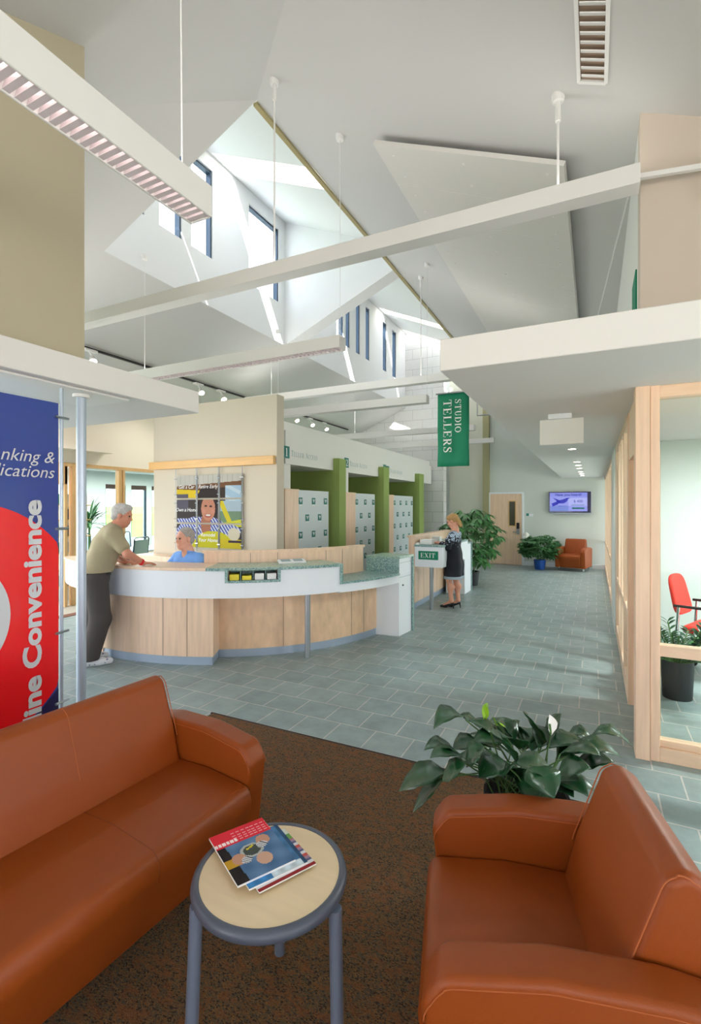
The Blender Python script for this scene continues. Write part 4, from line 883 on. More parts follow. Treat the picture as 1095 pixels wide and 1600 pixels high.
def seam_on(prof, y, sel, r=.0028, off=.0):
    pts = [V(p[0], y, p[1]) for p in prof if sel(p)]
    return pts
def seating(name, label, half, seams=(), legs=True, group=None):
    t = thing(name, label, 'sofa' if half > .5 else 'armchair', (0,0,0), group)
    AW = .118
    s = slab(SEAT, -half+.003, half-.003, rnd=.012, ny=2); so = s.build('seat', M['leather'], t, smooth=True, angle=60, local=True)
    b = slab(BACK, -half+.002, half-.002, rnd=.028, ny=2); bo = b.build('backrest', M['leather'], t, smooth=True, angle=60, local=True)
    for sgn in (-1, 1):
        y0, y1 = sorted((sgn*half, sgn*(half+AW)))
        a = slab(ARM, y0, y1, rnd=.02); ao = a.build('armrest', M['leather'], t, smooth=True, angle=60, local=True)
        for yy, o_ in ((sgn*(half-.0005), 1), (sgn*(half+AW+.0005), 1)):
            m = MB()
            pts = [V(p[0]*1.0-.004*(1 if p[0] > .3 else 0), yy, p[1]-.022-(0.0)) for p in ARM if p[1] > .50 and p[0] > -.39]
            for dz in (0,): m.tube([q_+V(0,0,dz) for q_ in pts], .0016, 5)
            m.build('stitching', M['thread'], ao, smooth=True, local=True)
    for yy in (-half+.006, half-.006):
        m = MB()
        pts = [V(p[0]+(.004 if p[0] < -.24 else -.002), yy*(1.0), p[1]) for p in BACK if p[1] > .45]
        m.tube([q_+V(.012 if q_.x < -.25 else .004,0,-.006) for q_ in pts], .0022, 5); m.build('stitching', M['thread'], bo, smooth=True, local=True)
    for sy in seams:
        m = MB(); m.tube([V(p[0]+.0005, sy, p[1]) for p in BACK if p[1] > .42 and p[0] > -.27], .0018, 5); m.build('stitching', M['thread'], bo, smooth=True, local=True)
    if seams:
        for sy in seams: m = MB(); m.tube([V(p[0], sy, p[1]+.0003) for p in SEAT if p[0] > -.13 and p[1] > .12], .0015, 5); m.build('stitching', M['crease'], so, smooth=True, local=True)
    if legs:
        for x in (.22, -.32):
            for y in (-half-.04, half+.04):
                MB().lathe([(.018,0),(.022,.09)], (x,y,0), 12).build('leg', M['chrome'], t, smooth=True, local=True)
    return t
ch = seating('armchair', 'tan leather armchair on the carpet by the round table', .262, group='tan leather armchairs')
ch.location = (-.121, 1.56, 0.008); ch.rotation_euler = (0,0,math.radians(194.6))
c2 = copy_tree(ch, (-.50, 14.40, 0), math.radians(-103), 'tan leather armchair by the far wall below the screen')
c2['group'] = 'tan leather armchairs'
sf = seating('sofa', 'long tan leather sofa at the lower left on the carpet', .80, (.30, -.30), legs=True)
rz = math.radians(-3.7); sf.rotation_euler = (0,0,rz); 
sf.location = (-1.795-.0, 1.005, 0.008)
# round table
TC = (-.935, 1.30)
t = thing('side_table', 'small round pale wood table with grey rim and silver legs', 'table', (*TC, .008))
MB().lathe([(.0001,.505),(.222,.505),(.222,.5285),(.0001,.529)], (*TC,0), 64).build('table_top', M['tabletop'], t, smooth=True)
MB().lathe([(.219,.499),(.232,.492),(.243,.500),(.247,.513),(.243,.526),(.232,.533),(.2215,.530),(.219,.499)], (*TC,0), 64, cap=False).build('rim', M['rim'], t, smooth=True, angle=60)
for top, bot in (((-1.078,1.120,.492),(-1.092,1.108,.009)), ((-.698,1.300,.492),(-.690,1.302,.009)), ((-1.055,1.515,.49),(-1.068,1.545,.009))):
    g = MB(); g.tube([bot, top], .020, 18); d = (V(TC[0],TC[1],top[2])-V(*top)).normalized(); g.tube([V(*top)+V(0,0,-.03), V(*top)+d*.12+V(0,0,-.02)], .009, 10); g.build('leg', M['leg'], t, smooth=True)
# magazines
def cover_a(u, v):
    if v > .70:
        c = (224, 40, 58)
        if u > .35 and .72 < v < .95 and (int(v*60) % 3 == 0) and math.sin(u*70) > -.5: c = (240, 170, 178)
        if u < .4 and .735 < v < .79 and math.sin(u*90) > -.6: c = (246, 226, 226)
        return c
    c = (84, 118, 158)
    n = math.sin(u*11+v*7)*math.sin(v*13-u*5); c = tuple(int(x+n*16) for x in c)
    if u < .16-.1*v+.05: c = (28, 22, 24)
    if u < .2 and .3 < v < .45: c = (196, 150, 40)
    d = ((u-.5)/.2)**2+((v-.47)/.13)**2
    if d < 1: c = (70, 78, 74) if d < .55 else (176, 180, 178)
    if abs(v-.53-(u-.5)*.3) < .015 and .42 < u < .56: c = (216, 200, 60)
    for cx, cy in ((.24,.40),(.76,.58)):
        if ((u-cx)/.12)**2+((v-cy)/.10)**2 < 1: c = (196, 146, 122)
    for cx, cy in ((.34,.34),(.70,.50)):
        if ((u-cx)/.09)**2+((v-cy)/.06)**2 < 1: c = (214, 216, 222) if int((u+v)*60) % 3 else (60, 60, 70)
    if ((u-.60)/.13)**2+((v-.25)/.11)**2 < 1: c = (206, 164, 142)
    return c
def cover_b(u, v):
    c = (70, 118, 164)
    if v < .12: c = (60, 130, 190) if u < .4 else (200, 214, 224)
    if u > .93: c = (48, 84, 120)
    return tuple(int(x*(1+.1*math.sin(u*30)*math.sin(v*22))) for x in c)
def cover_c(u, v):
    if v > .86: return (216, 220, 214) if u > .8 else (110, 150, 96)
    if v > .72: return (112, 164, 88)
    k = int(v*17) % 4; c = ((200, 90, 84), (222, 222, 230), (96, 100, 136), (168, 134, 160))[k]
    if v < .06: c = (150, 40, 44)
    return c
def magazine(label, bl, br, tl, z, th, fn):
    bl, br, tl = V(*bl,0), V(*br,0), V(*tl,0); r = (br-bl); w_ = r.length; r.normalize(); u = V(-r.y, r.x, 0); h_ = (tl-bl).dot(u)
    t = thing('magazine', label, 'magazine', tuple(bl+r*w_/2+u*h_/2+V(0,0,z)), 'magazines on the round table')
    g = MB(); o_ = bl+V(0,0,z); g.prism([o_, o_+r*w_, o_+r*w_+u*h_, o_+u*h_], (0,0,th)); g.build('pages', M['paper'], t)
    printed('cover', M['prt'], bl+V(0,0,z+th+.0006), r, u, w_, h_, 64, 64, fn, t)
    return t
magazine('lowest magazine of the pile, its green and pink edge showing', (-.90,1.195), (-.808,1.375), (-1.085,1.30), .5375, .004, cover_c)
magazine('blue magazine in the middle of the pile', (-.93,1.185), (-.832,1.362), (-1.125,1.30), .5425, .005, cover_b)
magazine('top magazine of the pile with red band and blue picture', (-.963,1.172), (-.868,1.345), (-1.194,1.292), .5485, .006, cover_a)

# ================================================================ PLANTS
def leaf_mesh(mb, base, tip, width, droop, side=None, nl=8, fold=.18):
    base, tip = Vector(base), Vector(tip); d = tip-base; L = d.length; up = V(0,0,1)
    sd = d.cross(up)
    if sd.length < 1e-4: sd = V(1,0,0)
    sd.normalize()
    if side is not None: sd = (sd+Vector(side)).normalized()
    nn = sd.cross(d).normalized(); vs = []
    prof = [.05,.42,.78,.97,1.,.9,.7,.38,.0]
    for i in range(nl+1):
        q = i/nl; k = q*8; a = int(min(7, k)); w_ = (prof[a]*(1-(k-a))+prof[a+1]*(k-a))*width/2
        c = base+d*q+V(0,0,1)*(droop*L*4*q*(1-q))
        for s_, fo in ((-1,1),(-.5,.35),(0,0),(.5,.35),(1,1)):
            vs.append(c+sd*w_*s_+nn*(fold*w_*fo)+nn*(.04*w_*math.sin(q*20+s_*3)))
    fs = [(i*5+j, i*5+j+1, (i+1)*5+j+1, (i+1)*5+j) for i in range(nl) for j in range(4)]
    mb.add(vs, fs)
LILY = [((-.54,2.3,.7),(-.66,2.18,.68),.102,.3),((-.48,2.38,.63),(-.58,2.34,.7),.08,.1),((-.53,2.19,.56),(-.67,2.07,.63),.086,.25),((-.5,2.12,.61),(-.62,2.0,.64),.083,.15),((-.56,2.05,.57),(-.75,1.97,.48),.132,.1),((-.56,2.0,.57),(-.68,1.95,.42),.08,.05),((-.47,2.0,.65),(-.56,1.97,.57),.105,.05),((-.41,2.08,.7),(-.48,2.05,.61),.113,.1),((-.46,2.23,.64),(-.57,2.17,.61),.104,.1),((-.32,2.07,.66),(-.42,2.01,.60),.131,.12),((-.37,2.61,.53),(-.34,2.62,.61),.078,.1),((-.37,2.0,.8),(-.28,2.06,.67),.117,.1),((-.22,2.46,.58),(-.3,2.42,.74),.138,.05),((-.2,2.53,.55),(-.14,2.55,.71),.111,.05),((-.29,2.04,.68),(-.13,2.06,.64),.122,.12),((-.22,2.0,.70),(-.13,1.93,.635),.113,.08),((-.14,2.16,.6),(-.01,2.17,.66),.12,.12),((-.09,2.41,.59),(.11,2.45,.6),.115,.2),((-.01,2.68,.58),(.17,2.71,.54),.088,.25),((-.12,2.62,.58),(-.01,2.62,.59),.088,.2),((-.08,2.41,.51),(.08,2.44,.58),.104,.15),((-.32,2.58,.48),(-.33,2.57,.6),.096,.1),((-.41,2.37,.69),(-.34,2.4,.59),.09,.1),((-.38,2.1,.62),(-.33,2.06,.60),.107,.1),((-.44,2.3,.5),(-.3,2.15,.56),.1,.1),((-.2,2.3,.45),(-.05,2.25,.56),.1,.15),((-.45,2.45,.5),(-.6,2.5,.52),.1,.2)]
rnd = random.Random(4)
for k in range(20):
    a = 2*PI*k/20+rnd.random()*.3; e = rnd.uniform(.15,.85); r0_ = rnd.uniform(.08,.16); l_ = rnd.uniform(.16,.24)
    b0 = V(-.27+r0_*math.cos(a), 2.36+r0_*math.sin(a)*.8, rnd.uniform(.46,.62)); LILY.append((tuple(b0), tuple(b0+V(math.cos(a)*math.cos(e), math.sin(a)*math.cos(e), math.sin(e)-.25)*l_), rnd.uniform(.08,.11), .15))
t = thing('peace_lily', 'peace lily with dark leaves and white flower behind the armchair', 'plant', (-.27, 2.30, 0))
MB().lathe([(.0001,.008),(.15,.008),(.175,.30),(.185,.42),(.17,.42),(.16,.36),(.0001,.36)], (-.27,2.30,0), 28).build('basket', M['wicker'], t, smooth=True)
MB().lathe([(.0001,.365),(.16,.362)], (-.27,2.30,0), 20).build('soil', M['soil'], t)
fl, stm = MB(), MB()
for i, (a, b, w_, dr) in enumerate(LILY):
    leaf_mesh(fl, a, b, w_*1.5, dr, nl=12)
    r0 = V(-.27+.10*math.sin(i*2.1), 2.30+.10*math.cos(i*1.3), .36); a = Vector(a)
    stm.tube([r0, r0*.55+a*.45+V(0,0,.06), a], .0032, 6)
fo = fl.build('foliage', M['leaf'], t, smooth=True, angle=180); so_ = fo.modifiers.new('thick', 'SOLIDIFY'); so_.thickness = .0012
stm.build('stems', M['stem'], t, smooth=True)
fl = MB()
for a, b, w_ in (((-.455,2.34,.70),(-.46,2.335,.775),.05),((-.465,2.34,.70),(-.45,2.36,.775),.04),((-.43,2.35,.725),(-.41,2.36,.665),.04),((-.41,2.36,.675),(-.37,2.38,.665),.045),((-.475,2.33,.615),(-.425,2.35,.585),.055)): leaf_mesh(fl, a, b, w_, .12)
fl.build('young_foliage', M['lime'], t, smooth=True, angle=180)['label'] = 'lime green young leaves'
fp = MB(); leaf_mesh(fp, (-.175,2.42,.655), (-.185,2.425,.745), .075, .0, fold=.35); fp.build('flower', M['petal'], t, smooth=True, angle=180)['label'] = 'white flower'
fp = MB(); fp.tube([(-.178,2.405,.665),(-.182,2.40,.71)], .006, 8); fp.tube([(-.178,2.42,.66),(-.23,2.34,.36)], .003, 6); fp.build('flower_stalk', M['stem'], t, smooth=True)
def bush(name, label, cx, cy, potr, poth, potm, zc, rx, rz_, n, leafl, leafw, seed, lm, hang=.25, cut=None, flower=None, trunk=3):
    rnd = random.Random(seed); t = thing(name, label, 'plant', (cx, cy, 0))
    MB().lathe([(.0001,.0),(potr*.8,.0),(potr,poth),(potr*.92,poth),(potr*.9,poth-.03),(.0001,poth-.03)], (cx,cy,0), 24).build('pot', M[potm], t, smooth=True)
    MB().lathe([(.0001,poth-.029),(potr*.9,poth-.03)], (cx,cy,0), 16).build('soil', M['soil'], t)
    f, st = MB(), MB()
    for k in range(trunk):
        a = 2*PI*k/trunk; st.tube([(cx+potr*.4*math.cos(a),cy+potr*.4*math.sin(a),poth-.05),(cx+rx*.2*math.cos(a),cy+rx*.2*math.sin(a),zc),(cx+rx*.3*math.cos(a),cy+rx*.3*math.sin(a),zc+rz_*.8)], [.012,.009,.004], 7)
    for k in range(n):
        th = rnd.uniform(0, 2*PI); ph = math.asin(rnd.uniform(-.75, 1)); rr = rnd.uniform(.62, 1.0)
        c = V(cx+rx*rr*math.cos(th)*math.cos(ph), cy+rx*rr*math.sin(th)*math.cos(ph), zc+rz_*rr*math.sin(ph))
        if cut and not cut(c): continue
        out = V(math.cos(th), math.sin(th), .1)
        st.tube([(cx+(c.x-cx)*.25, cy+(c.y-cy)*.25, zc+(c.z-zc)*.5-.05), c], .003, 5)
        m = rnd.choice((5,6,7))
        for q in range(m):
            a = 2*PI*q/m+rnd.uniform(-.2,.2); side = V(-out.y, out.x, 0)
            dr = (out*(math.cos(a)*.6+.45)+side*math.sin(a)*.8+V(0,0,-hang-.3*rnd.random()+.25*math.cos(a)*0)).normalized()
            l = leafl*rnd.uniform(.75,1.15); b = c+dr*.02
            leaf_mesh(f, b, c+dr*l, leafw*rnd.uniform(.8,1.15), .06, nl=5)
    f.build('foliage', M[lm], t, smooth=True, angle=180); st.build('stems', M['stem'], t, smooth=True)
    if flower:
        fp = MB(); leaf_mesh(fp, flower, Vector(flower)+V(.0,-.02,.16), .17, .05, fold=.4, nl=6); fp.build('flower', M['petal'], t, smooth=True, angle=180)
    return t
bush('umbrella_plant', 'large leafy plant with drooping leaves behind the woman', -2.42, 10.72, .20, .30, 'blackpot', 1.0, .62, .72, 120, .27, .085, 3, 'leaf3', .45, cut=lambda c: not (c.x < -2.12 and c.z < 1.08 and c.y < 10.3))
bush('umbrella_plant', 'round bushy plant in a blue pot left of the far armchair', -1.33, 14.28, .16, .26, 'bluepot', 0.60, .54, .36, 230, .15, .06, 5, 'leaf2', .35, flower=(-1.64, 13.90, .86), cut=lambda c: c.y < 14.68)
# ZZ plant in the right office
t = thing('potted_plant', 'feathery green plant in a black pot behind the right glass', 'plant', (.665, 5.22, 0))
MB().lathe([(.0001,0),(.115,0),(.128,.27),(.124,.335),(.112,.335),(.108,.30),(.0001,.30)], (.665,5.22,0), 28).build('pot', M['blackpot'], t, smooth=True)
MB().lathe([(.0001,.302),(.108,.30)], (.665,5.22,0), 16).build('soil', M['soil'], t)
f, f2, st = MB(), MB(), MB(); rnd = random.Random(2)
for k in range(30):
    a = 2*PI*k/29+.3; ln = rnd.uniform(.28,.5); ux = V(math.cos(a), math.sin(a), 0); el_ = rnd.uniform(.35,1.2)
    pts = [V(.665,5.22,.30)+ux*(ln*q*math.cos(el_)+.04)+V(0,0,ln*q*math.sin(el_)-.18*ln*q*q) for q in (0,.15,.3,.45,.6,.75,.9,1.)]
    if k == 29: pts = [V(.63,5.18,.35)+V(.40*q, -.06*q, .42*q-.02*q*q) for q in (0,.15,.3,.45,.6,.75,.9,1.)]
    st.tube(pts, .006, 6)
    for i in range(2, 8):
        d = (pts[i]-pts[i-1]).normalized(); sd = d.cross(V(0,0,1)).normalized()
        for s_ in (-1,1): leaf_mesh(f2 if k == 29 else f, pts[i], pts[i]+(d*.5+sd*s_*.85+V(0,0,.15)).normalized()*.085, .038, .05, nl=4)
f.build('foliage', M['leaf'], t, smooth=True, angle=180); f2.build('frond', M['zz'], t, smooth=True, angle=180)['label'] = 'bright green arching frond'; st.build('stems', M['stem'], t, smooth=True)
# red office chair
t = thing('office_chair', 'red office armchair with black arms behind the right glass', 'chair', (1.10, 5.95, 0))
MB().box(.86, 1.34, 5.72, 6.18, .44, .52).build('seat', M['redfab'], t, bevel=.03, seg=4)
g = MB(); g.v = []; bp = smooth_prof([(-.21,0,.1),(.21,0,.1),(.17,.40,.14),(-.17,.40,.14)], 6)
g.prism([V(.83, 5.95+p[0], .60+p[1])+V(-.22*p[1],0,0) for p in bp], (-.045,0,0)); g.build('backrest', M['redfab'], t, bevel=.015, seg=3)
for s_ in (-1, 1):
    y = 5.95+s_*.26
    g = MB(); g.tube([(.80,y,.71),(1.10,y,.715),(1.22,y,.70),(1.27,y,.62)], .014, 10); g.build('armrest', M['black'], t, smooth=True)
    g = MB(); g.tube([(1.27,y,.62),(1.28,y,.09)], .014, 10); g.tube([(.84,y*.98+5.95*.02,.70),(.80,y,.09)], .014, 10); g.build('leg', M['chrome'], t, smooth=True)
    for x in (1.28, .80): MB().tube([(x,y-.012,.045),(x,y+.012,.045)], .045, 14).build('castor', M['black'], t, smooth=True)
g = MB(); g.bar((.86,5.70,.43),(.86,6.2,.43),.02); g.bar((1.27,5.70,.43),(1.27,6.2,.43),.02); g.build('seat_frame', M['chrome'], t)
t.rotation_euler = (0,0,math.radians(-26))
# conference room furniture
t = thing('conference_table', 'grey conference table with pale wood edge behind the left glazing', 'table', (-9.5, 8.6, 0))
MB().box(-10.1, -8.95, 7.2, 10.2, .70, .73).build('top', M['slate'], t); MB().box(-10.11, -8.94, 7.19, 10.21, .685, .70).build('edge', M['oak'], t)
for x, y in ((-9.9,7.5),(-9.15,7.5),(-9.9,9.9),(-9.15,9.9)): MB().tube([(x,y,0),(x,y,.685)], .03, 10).build('leg', M['steel'], t)
def mesh_chair(loc, rz, label, proto=[None]):
    if proto[0]: return copy_tree(proto[0], loc, rz, label)
    t = thing('conference_chair', label, 'chair', loc, 'grey mesh conference chairs', rz); proto[0] = t
    MB().box(-.22,.22,-.22,.22,.43,.48).build('seat', M['greymesh'], t, bevel=.015, local=True)
    MB().prism([(-.20,.20,.50),(.20,.20,.50),(.20,.25,1.02),(-.20,.25,1.02)], (0,.008,0)).build('backrest', M['greymesh'], t, local=True)
    g = MB(); g.tube([(-.21,.19,.46),(-.215,.20,.52),(-.215,.25,1.04),(-.18,.255,1.07),(.18,.255,1.07),(.215,.25,1.04),(.215,.20,.52),(.21,.19,.46)], .013, 8); g.build('back_frame', M['darkmetal'], t, smooth=True, local=True)
    for x in (-.2,.2):
        for y in (-.2,.2): MB().tube([(x,y,.44),(x*1.15,y*1.15,0)], .012, 8).build('leg', M['darkmetal'], t, smooth=True, local=True)
    return t
mesh_chair((-8.62,7.10,0), math.radians(-80), 'grey mesh chair nearest the tan partition, right of the standing man')
mesh_chair((-8.70,7.95,0), math.radians(-95), 'second grey mesh chair beyond the nearest, partly behind the partition')
mesh_chair((-10.4,8.5,0), math.radians(90), 'grey mesh chair across the table, by the windows')
mesh_chair((-10.4,7.4,0), math.radians(90), 'grey mesh chair across the table, left of the other')
t = thing('potted_plant', 'spiky plant behind the standing man in the conference room', 'plant', (-9.75, 6.95, 0))
MB().lathe([(.0001,0),(.16,0),(.2,.4),(.17,.4),(.0001,.36)], (-9.75,6.95,0), 20).build('pot', M['blackpot'], t, smooth=True)
f, st = MB(), MB(); st.tube([(-9.75,6.95,.36),(-9.75,6.95,1.35)], .018, 8); rnd = random.Random(9)
for k in range(46):
    a = rnd.uniform(0,2*PI); e = rnd.uniform(-.35,1.3); d = V(math.cos(a)*math.cos(e), math.sin(a)*math.cos(e), math.sin(e)); b = V(-9.75,6.95,1.22+.2*rnd.random())
    leaf_mesh(f, b, b+d*rnd.uniform(.45,.65), .06, .12, nl=5)
f.build('foliage', M['leaf2'], t, smooth=True, angle=180); st.build('stem', M['stem'], t)
# leaflet rack seen past the thin pole
t = thing('leaflet_rack', 'pale rack of leaflets seen past the thin pole', 'rack', (-8.55, 5.6, 0))
MB().box(-8.65, -8.62, 5.30, 6.1, 0, 1.95).build('back', M['lam'], t)
g = MB()
for z in (.25,.55,.85,1.15,1.45,1.72): g.box(-8.62, -8.50, 5.30, 6.1, z, z+.015)
g.build('shelf', M['oak'], t)
cl_ = ['slate','tealdk','navy','paper','darkmetal','greyink']; k = 0; rn = ['lowest','second','third','fourth','fifth','top']
for j, z in enumerate((.25,.55,.85,1.15,1.45,1.72)):
    for i, y in enumerate((5.45,5.66,5.87)):
        b = MB(); b.box(-8.60, -8.575, y, y+.15, z+.016, z+.21); k += 1
        tag(b.build('leaflet', M[cl_[(k*5+j) % 6]], None), '%s leaflet on the %s shelf of the rack' % (['left','middle','right'][i], rn[j]), 'leaflet', 'leaflets in the rack')

# ================================================================ PEOPLE
class SDF:
    """smooth union of tapered capsules and ellipsoids on a grid, turned into one continuous mesh"""
    def __init__(s, vox): s.vox = vox; s.p = []; s.cut = []; s.sub = []
    def cap(s, a, b, ra, rb=None, k=.02): s.p.append(('c', np.array(a, float), np.array(b, float), ra, ra if rb is None else rb, k)); return s
    def chain(s, pts, rs, k=.02):
        for i in range(len(pts)-1): s.cap(pts[i], pts[i+1], rs[i], rs[i+1], k)
        return s
    def ell(s, c, r, k=.02, R=None): s.p.append(('e', np.array(c, float), np.array(r, float), R, None, k)); return s
    def carve(s, c, r, k=.008, R=None): s.sub.append(('e', np.array(c, float), np.array(r, float), R, None, k)); return s
    def plane(s, n, d): s.cut.append((np.array(n, float), d)); return s      # keep n.p < d
    @staticmethod
    def dist(q, P):
        if q[0] == 'c':
            a, b, ra, rb = q[1:5]; ab = b-a; t = np.clip(((P-a)@ab)/max(1e-9, ab@ab), 0, 1)
            return np.linalg.norm(P-a-t[..., None]*ab, axis=-1)-(ra+(rb-ra)*t)
        c, r, R = q[1:4]; d = P-c
        if R is not None: d = d@R
        k0 = np.linalg.norm(d/r, axis=-1); k1 = np.linalg.norm(d/(r*r), axis=-1)+1e-9
        return k0*(k0-1)/k1
    def mesh(s):
        lo = np.full(3, 1e9); hi = -lo
        for q in s.p:
            if q[0] == 'c':
                m = max(q[3], q[4]); lo = np.minimum(lo, np.minimum(q[1], q[2])-m); hi = np.maximum(hi, np.maximum(q[1], q[2])+m)
            else: m = max(q[2]); lo = np.minimum(lo, q[1]-m); hi = np.maximum(hi, q[1]+m)
        v = s.vox; lo -= 3*v; n = np.ceil((hi+3*v-lo)/v).astype(int)+1
        ax = [lo[i]+v*np.arange(n[i]) for i in range(3)]
        F = np.full(n, .2, np.float32)
        def window(q, pad):
            if q[0] == 'c': m = max(q[3], q[4])+pad; a, b = np.minimum(q[1], q[2])-m, np.maximum(q[1], q[2])+m
            else: m = max(q[2])+pad; a, b = q[1]-m, q[1]+m
            i0 = np.clip(np.floor((a-lo)/v).astype(int), 0, n-1); i1 = np.clip(np.ceil((b-lo)/v).astype(int)+1, 1, n)
            sl = tuple(slice(i0[i], i1[i]) for i in range(3))
            return sl, np.stack(np.meshgrid(*[ax[i][sl[i]] for i in range(3)], indexing='ij'), -1)
        for q in s.p:
            sl, P = window(q, .06); d = s.dist(q, P); k = q[5]; f = F[sl]
            h = np.clip(.5+.5*(f-d)/k, 0, 1); F[sl] = f*(1-h)+d*h-k*h*(1-h)
        for q in s.sub:
            sl, P = window(q, .03); d = -s.dist(q, P); k = q[5]; f = F[sl]
            h = np.clip(.5-.5*(f-d)/k, 0, 1); F[sl] = f*(1-h)+d*h+k*h*(1-h)
        if s.cut:
            P = np.stack(np.meshgrid(*ax, indexing='ij'), -1)
            for nn, d in s.cut: F = np.maximum(F, (P@nn-d).astype(np.float32))
        ins = F < 0; nx, ny, nz = n-1
        cnt = np.zeros((nx,ny,nz), int); pos = np.zeros((nx,ny,nz,3)); num = np.zeros((nx,ny,nz))
        cor = [(i,j,k) for i in (0,1) for j in (0,1) for k in (0,1)]
        def cs(A, c): return A[c[0]:c[0]+nx, c[1]:c[1]+ny, c[2]:c[2]+nz]
        for c in cor: cnt += cs(ins, c)
        act = (cnt > 0) & (cnt < 8); idx = np.argwhere(act); m = len(idx)
        vals = np.stack([cs(F, c)[act] for c in cor], -1).astype(float); co = np.array(cor, float)
        ps = np.zeros((m,3)); nn = np.zeros(m)
        for a in range(8):
            for b in range(a+1, 8):
                if np.abs(co[a]-co[b]).sum() != 1: continue
                x = (vals[:,a] < 0) != (vals[:,b] < 0); t = np.where(x, vals[:,a]/np.where(x, vals[:,a]-vals[:,b], 1), 0)
                ps += np.where(x[:,None], co[a]+t[:,None]*(co[b]-co[a]), 0); nn += x
        verts = lo+v*(idx+ps/nn[:,None]); vid = np.full((nx,ny,nz), -1); vid[act] = np.arange(m)
        quads = []
        for d in range(3):
            e = [0,0,0]; e[d] = 1; o1 = [(1,2),(0,2),(0,1)][d]
            A = ins[:nx, :ny, :nz]; B = ins[e[0]:e[0]+nx, e[1]:e[1]+ny, e[2]:e[2]+nz]; X = np.argwhere(A != B)
            X = X[(X[:,o1[0]] > 0) & (X[:,o1[1]] > 0)]
            g = lambda du, dv: vid[tuple((X-np.array([du if i == o1[0] else dv if i == o1[1] else 0 for i in range(3)])).T)]
            quads.append(np.stack([g(0,0), g(1,0), g(1,1), g(0,1)], -1))
        Q = np.concatenate(quads); Q = Q[(Q >= 0).all(1)]
        mb = MB(); mb.v = [tuple(p) for p in verts]; mb.f = [tuple(int(i) for i in q) for q in Q]; return mb
def rotz_(a): c, s_ = math.cos(a), math.sin(a); return np.array([[c,-s_,0],[s_,c,0],[0,0,1.]])
def roty_(a): c, s_ = math.cos(a), math.sin(a); return np.array([[c,0,s_],[0,1,0],[-s_,0,c]])
class Head:
    def __init__(s, c, yaw=0., pitch=0., k=1.): s.c = np.array(c, float); s.R = rotz_(yaw)@roty_(pitch); s.k = k
    def __call__(s, x, y, z): return s.c+s.R@(np.array([x,y,z])*s.k)
    def add(s, S, neck, male=True):
        k = s.k; R = s.R; r = lambda *a: tuple(v*k for v in a)
        S.ell(s(-.012,0,.032), r(.100,.077,.096), .02, R); S.ell(s(.022,0,-.035), r(.070,.061,.088), .025, R)
        S.cap(s(.045,-.018,-.098), s(.045,.018,-.098), .026*k, .026*k, .02); S.cap(s(-.01,.05,-.055), s(.045,.02,-.095), .022*k, .02*k, .02); S.cap(s(-.01,-.05,-.055), s(.045,-.02,-.095), .022*k, .02*k, .02)
        S.cap(s(.084,0,.018), s(.102,0,-.026), .008*k, .0125*k, .010); S.cap(s(.090,-.014,-.03), s(.090,.014,-.03), .008*k, .008*k, .008)
        S.cap(s(.074,-.045,.030), s(.086,-.012,.030), .011*k, .011*k, .012); S.cap(s(.074,.045,.030), s(.086,.012,.030), .011*k, .011*k, .012)
        for y in (-.042,.042): S.ell(s(.052,y,-.028), r(.028,.022,.024), .015, R)
        S.cap(s(.082,-.020,-.064), s(.082,.020,-.064), .008*k, .008*k, .008); S.cap(s(.081,-.016,-.074), s(.081,.016,-.074), .008*k, .008*k, .008)
        for y in (-.079,.079): S.ell(s(-.008,y,-.002), r(.022,.009,.033), .008, R)
        for y in (-.032,.032): S.carve(s(.098,y,.010), r(.018,.017,.011), .008, R)
        S.cap(s(-.02,0,-.06), neck, .054*k, .060*k, .03)
    def eyes(s, par, nm):
        for y in (-.032,.032):
            c = s(.080,y,.010); MB().sphere(tuple(c), .0105*s.k, 8).build('eye', M['eye'], par, smooth=True, local=True)
def hand(S, wrist, d, n, th, k=1., curl=.25, r=.0088):
    """palm, four unequal bent fingers and a thumb; d pointing, n back-of-hand normal, th towards the thumb"""
    d, n, th = [np.array(v, float)/np.linalg.norm(v) for v in (d, n, th)]; w = np.array(wrist, float)
    for i, (o, l) in enumerate(((.030,.072),(.010,.080),(-.010,.074),(-.029,.058))):
        kn = w+d*.085*k+th*o*k; S.cap(w+th*o*.55*k, kn, .015*k, .0125*k, .012)
        a = curl*(.8+.15*i); p = kn; dd = d
        for seg, (f, rr) in enumerate(((.46,1.1),(.31,1.0),(.23,.88))):
            ang = a*(seg+1); dd = d*math.cos(ang)-n*math.sin(ang); q = p+dd*l*f*k; S.cap(p, q, r*rr*k, r*rr*.9*k, .004); p = q
    b = w+th*.022*k+d*.02*k; m = b+(th*.75+d*.65-n*.15)*.040*k; S.cap(b, m, .013*k, .0105*k, .01); S.cap(m, m+(th*.35+d*.9-n*.2)*.032*k, .010*k, .008*k, .005)
def figure(label, S, skin, loc, rz):
    o = S.mesh().build('person', skin, None, smooth=True, angle=180); tag(o, label, 'person'); o.location = loc; o.rotation_euler = (0,0,rz); return o
def cloth(name, S, m, par, lab=None):
    o = S.mesh().build(name, m, par, smooth=True, angle=180, local=True)
    if lab: o['label'] = lab
    return o
def shoe(S, heel, toe, k=1.):
    h, t = np.array(heel, float), np.array(toe, float); d = (t-h)/np.linalg.norm(t-h); sd = np.array([-d[1], d[0], 0])
    S.cap(h+d*.045+(0,0,.040), h+d*.16+(0,0,.036), .040, .042, .02); S.cap(h+d*.16+(0,0,.034), t-d*.045+(0,0,.032), .042, .034, .02); S.cap(h+d*.05+(0,0,.05), h+d*.06+(0,0,.095), .040, .042, .02)
    S.cap(h+d*.13+(0,0,.06), h+d*.18+(0,0,.055), .036, .034, .02)

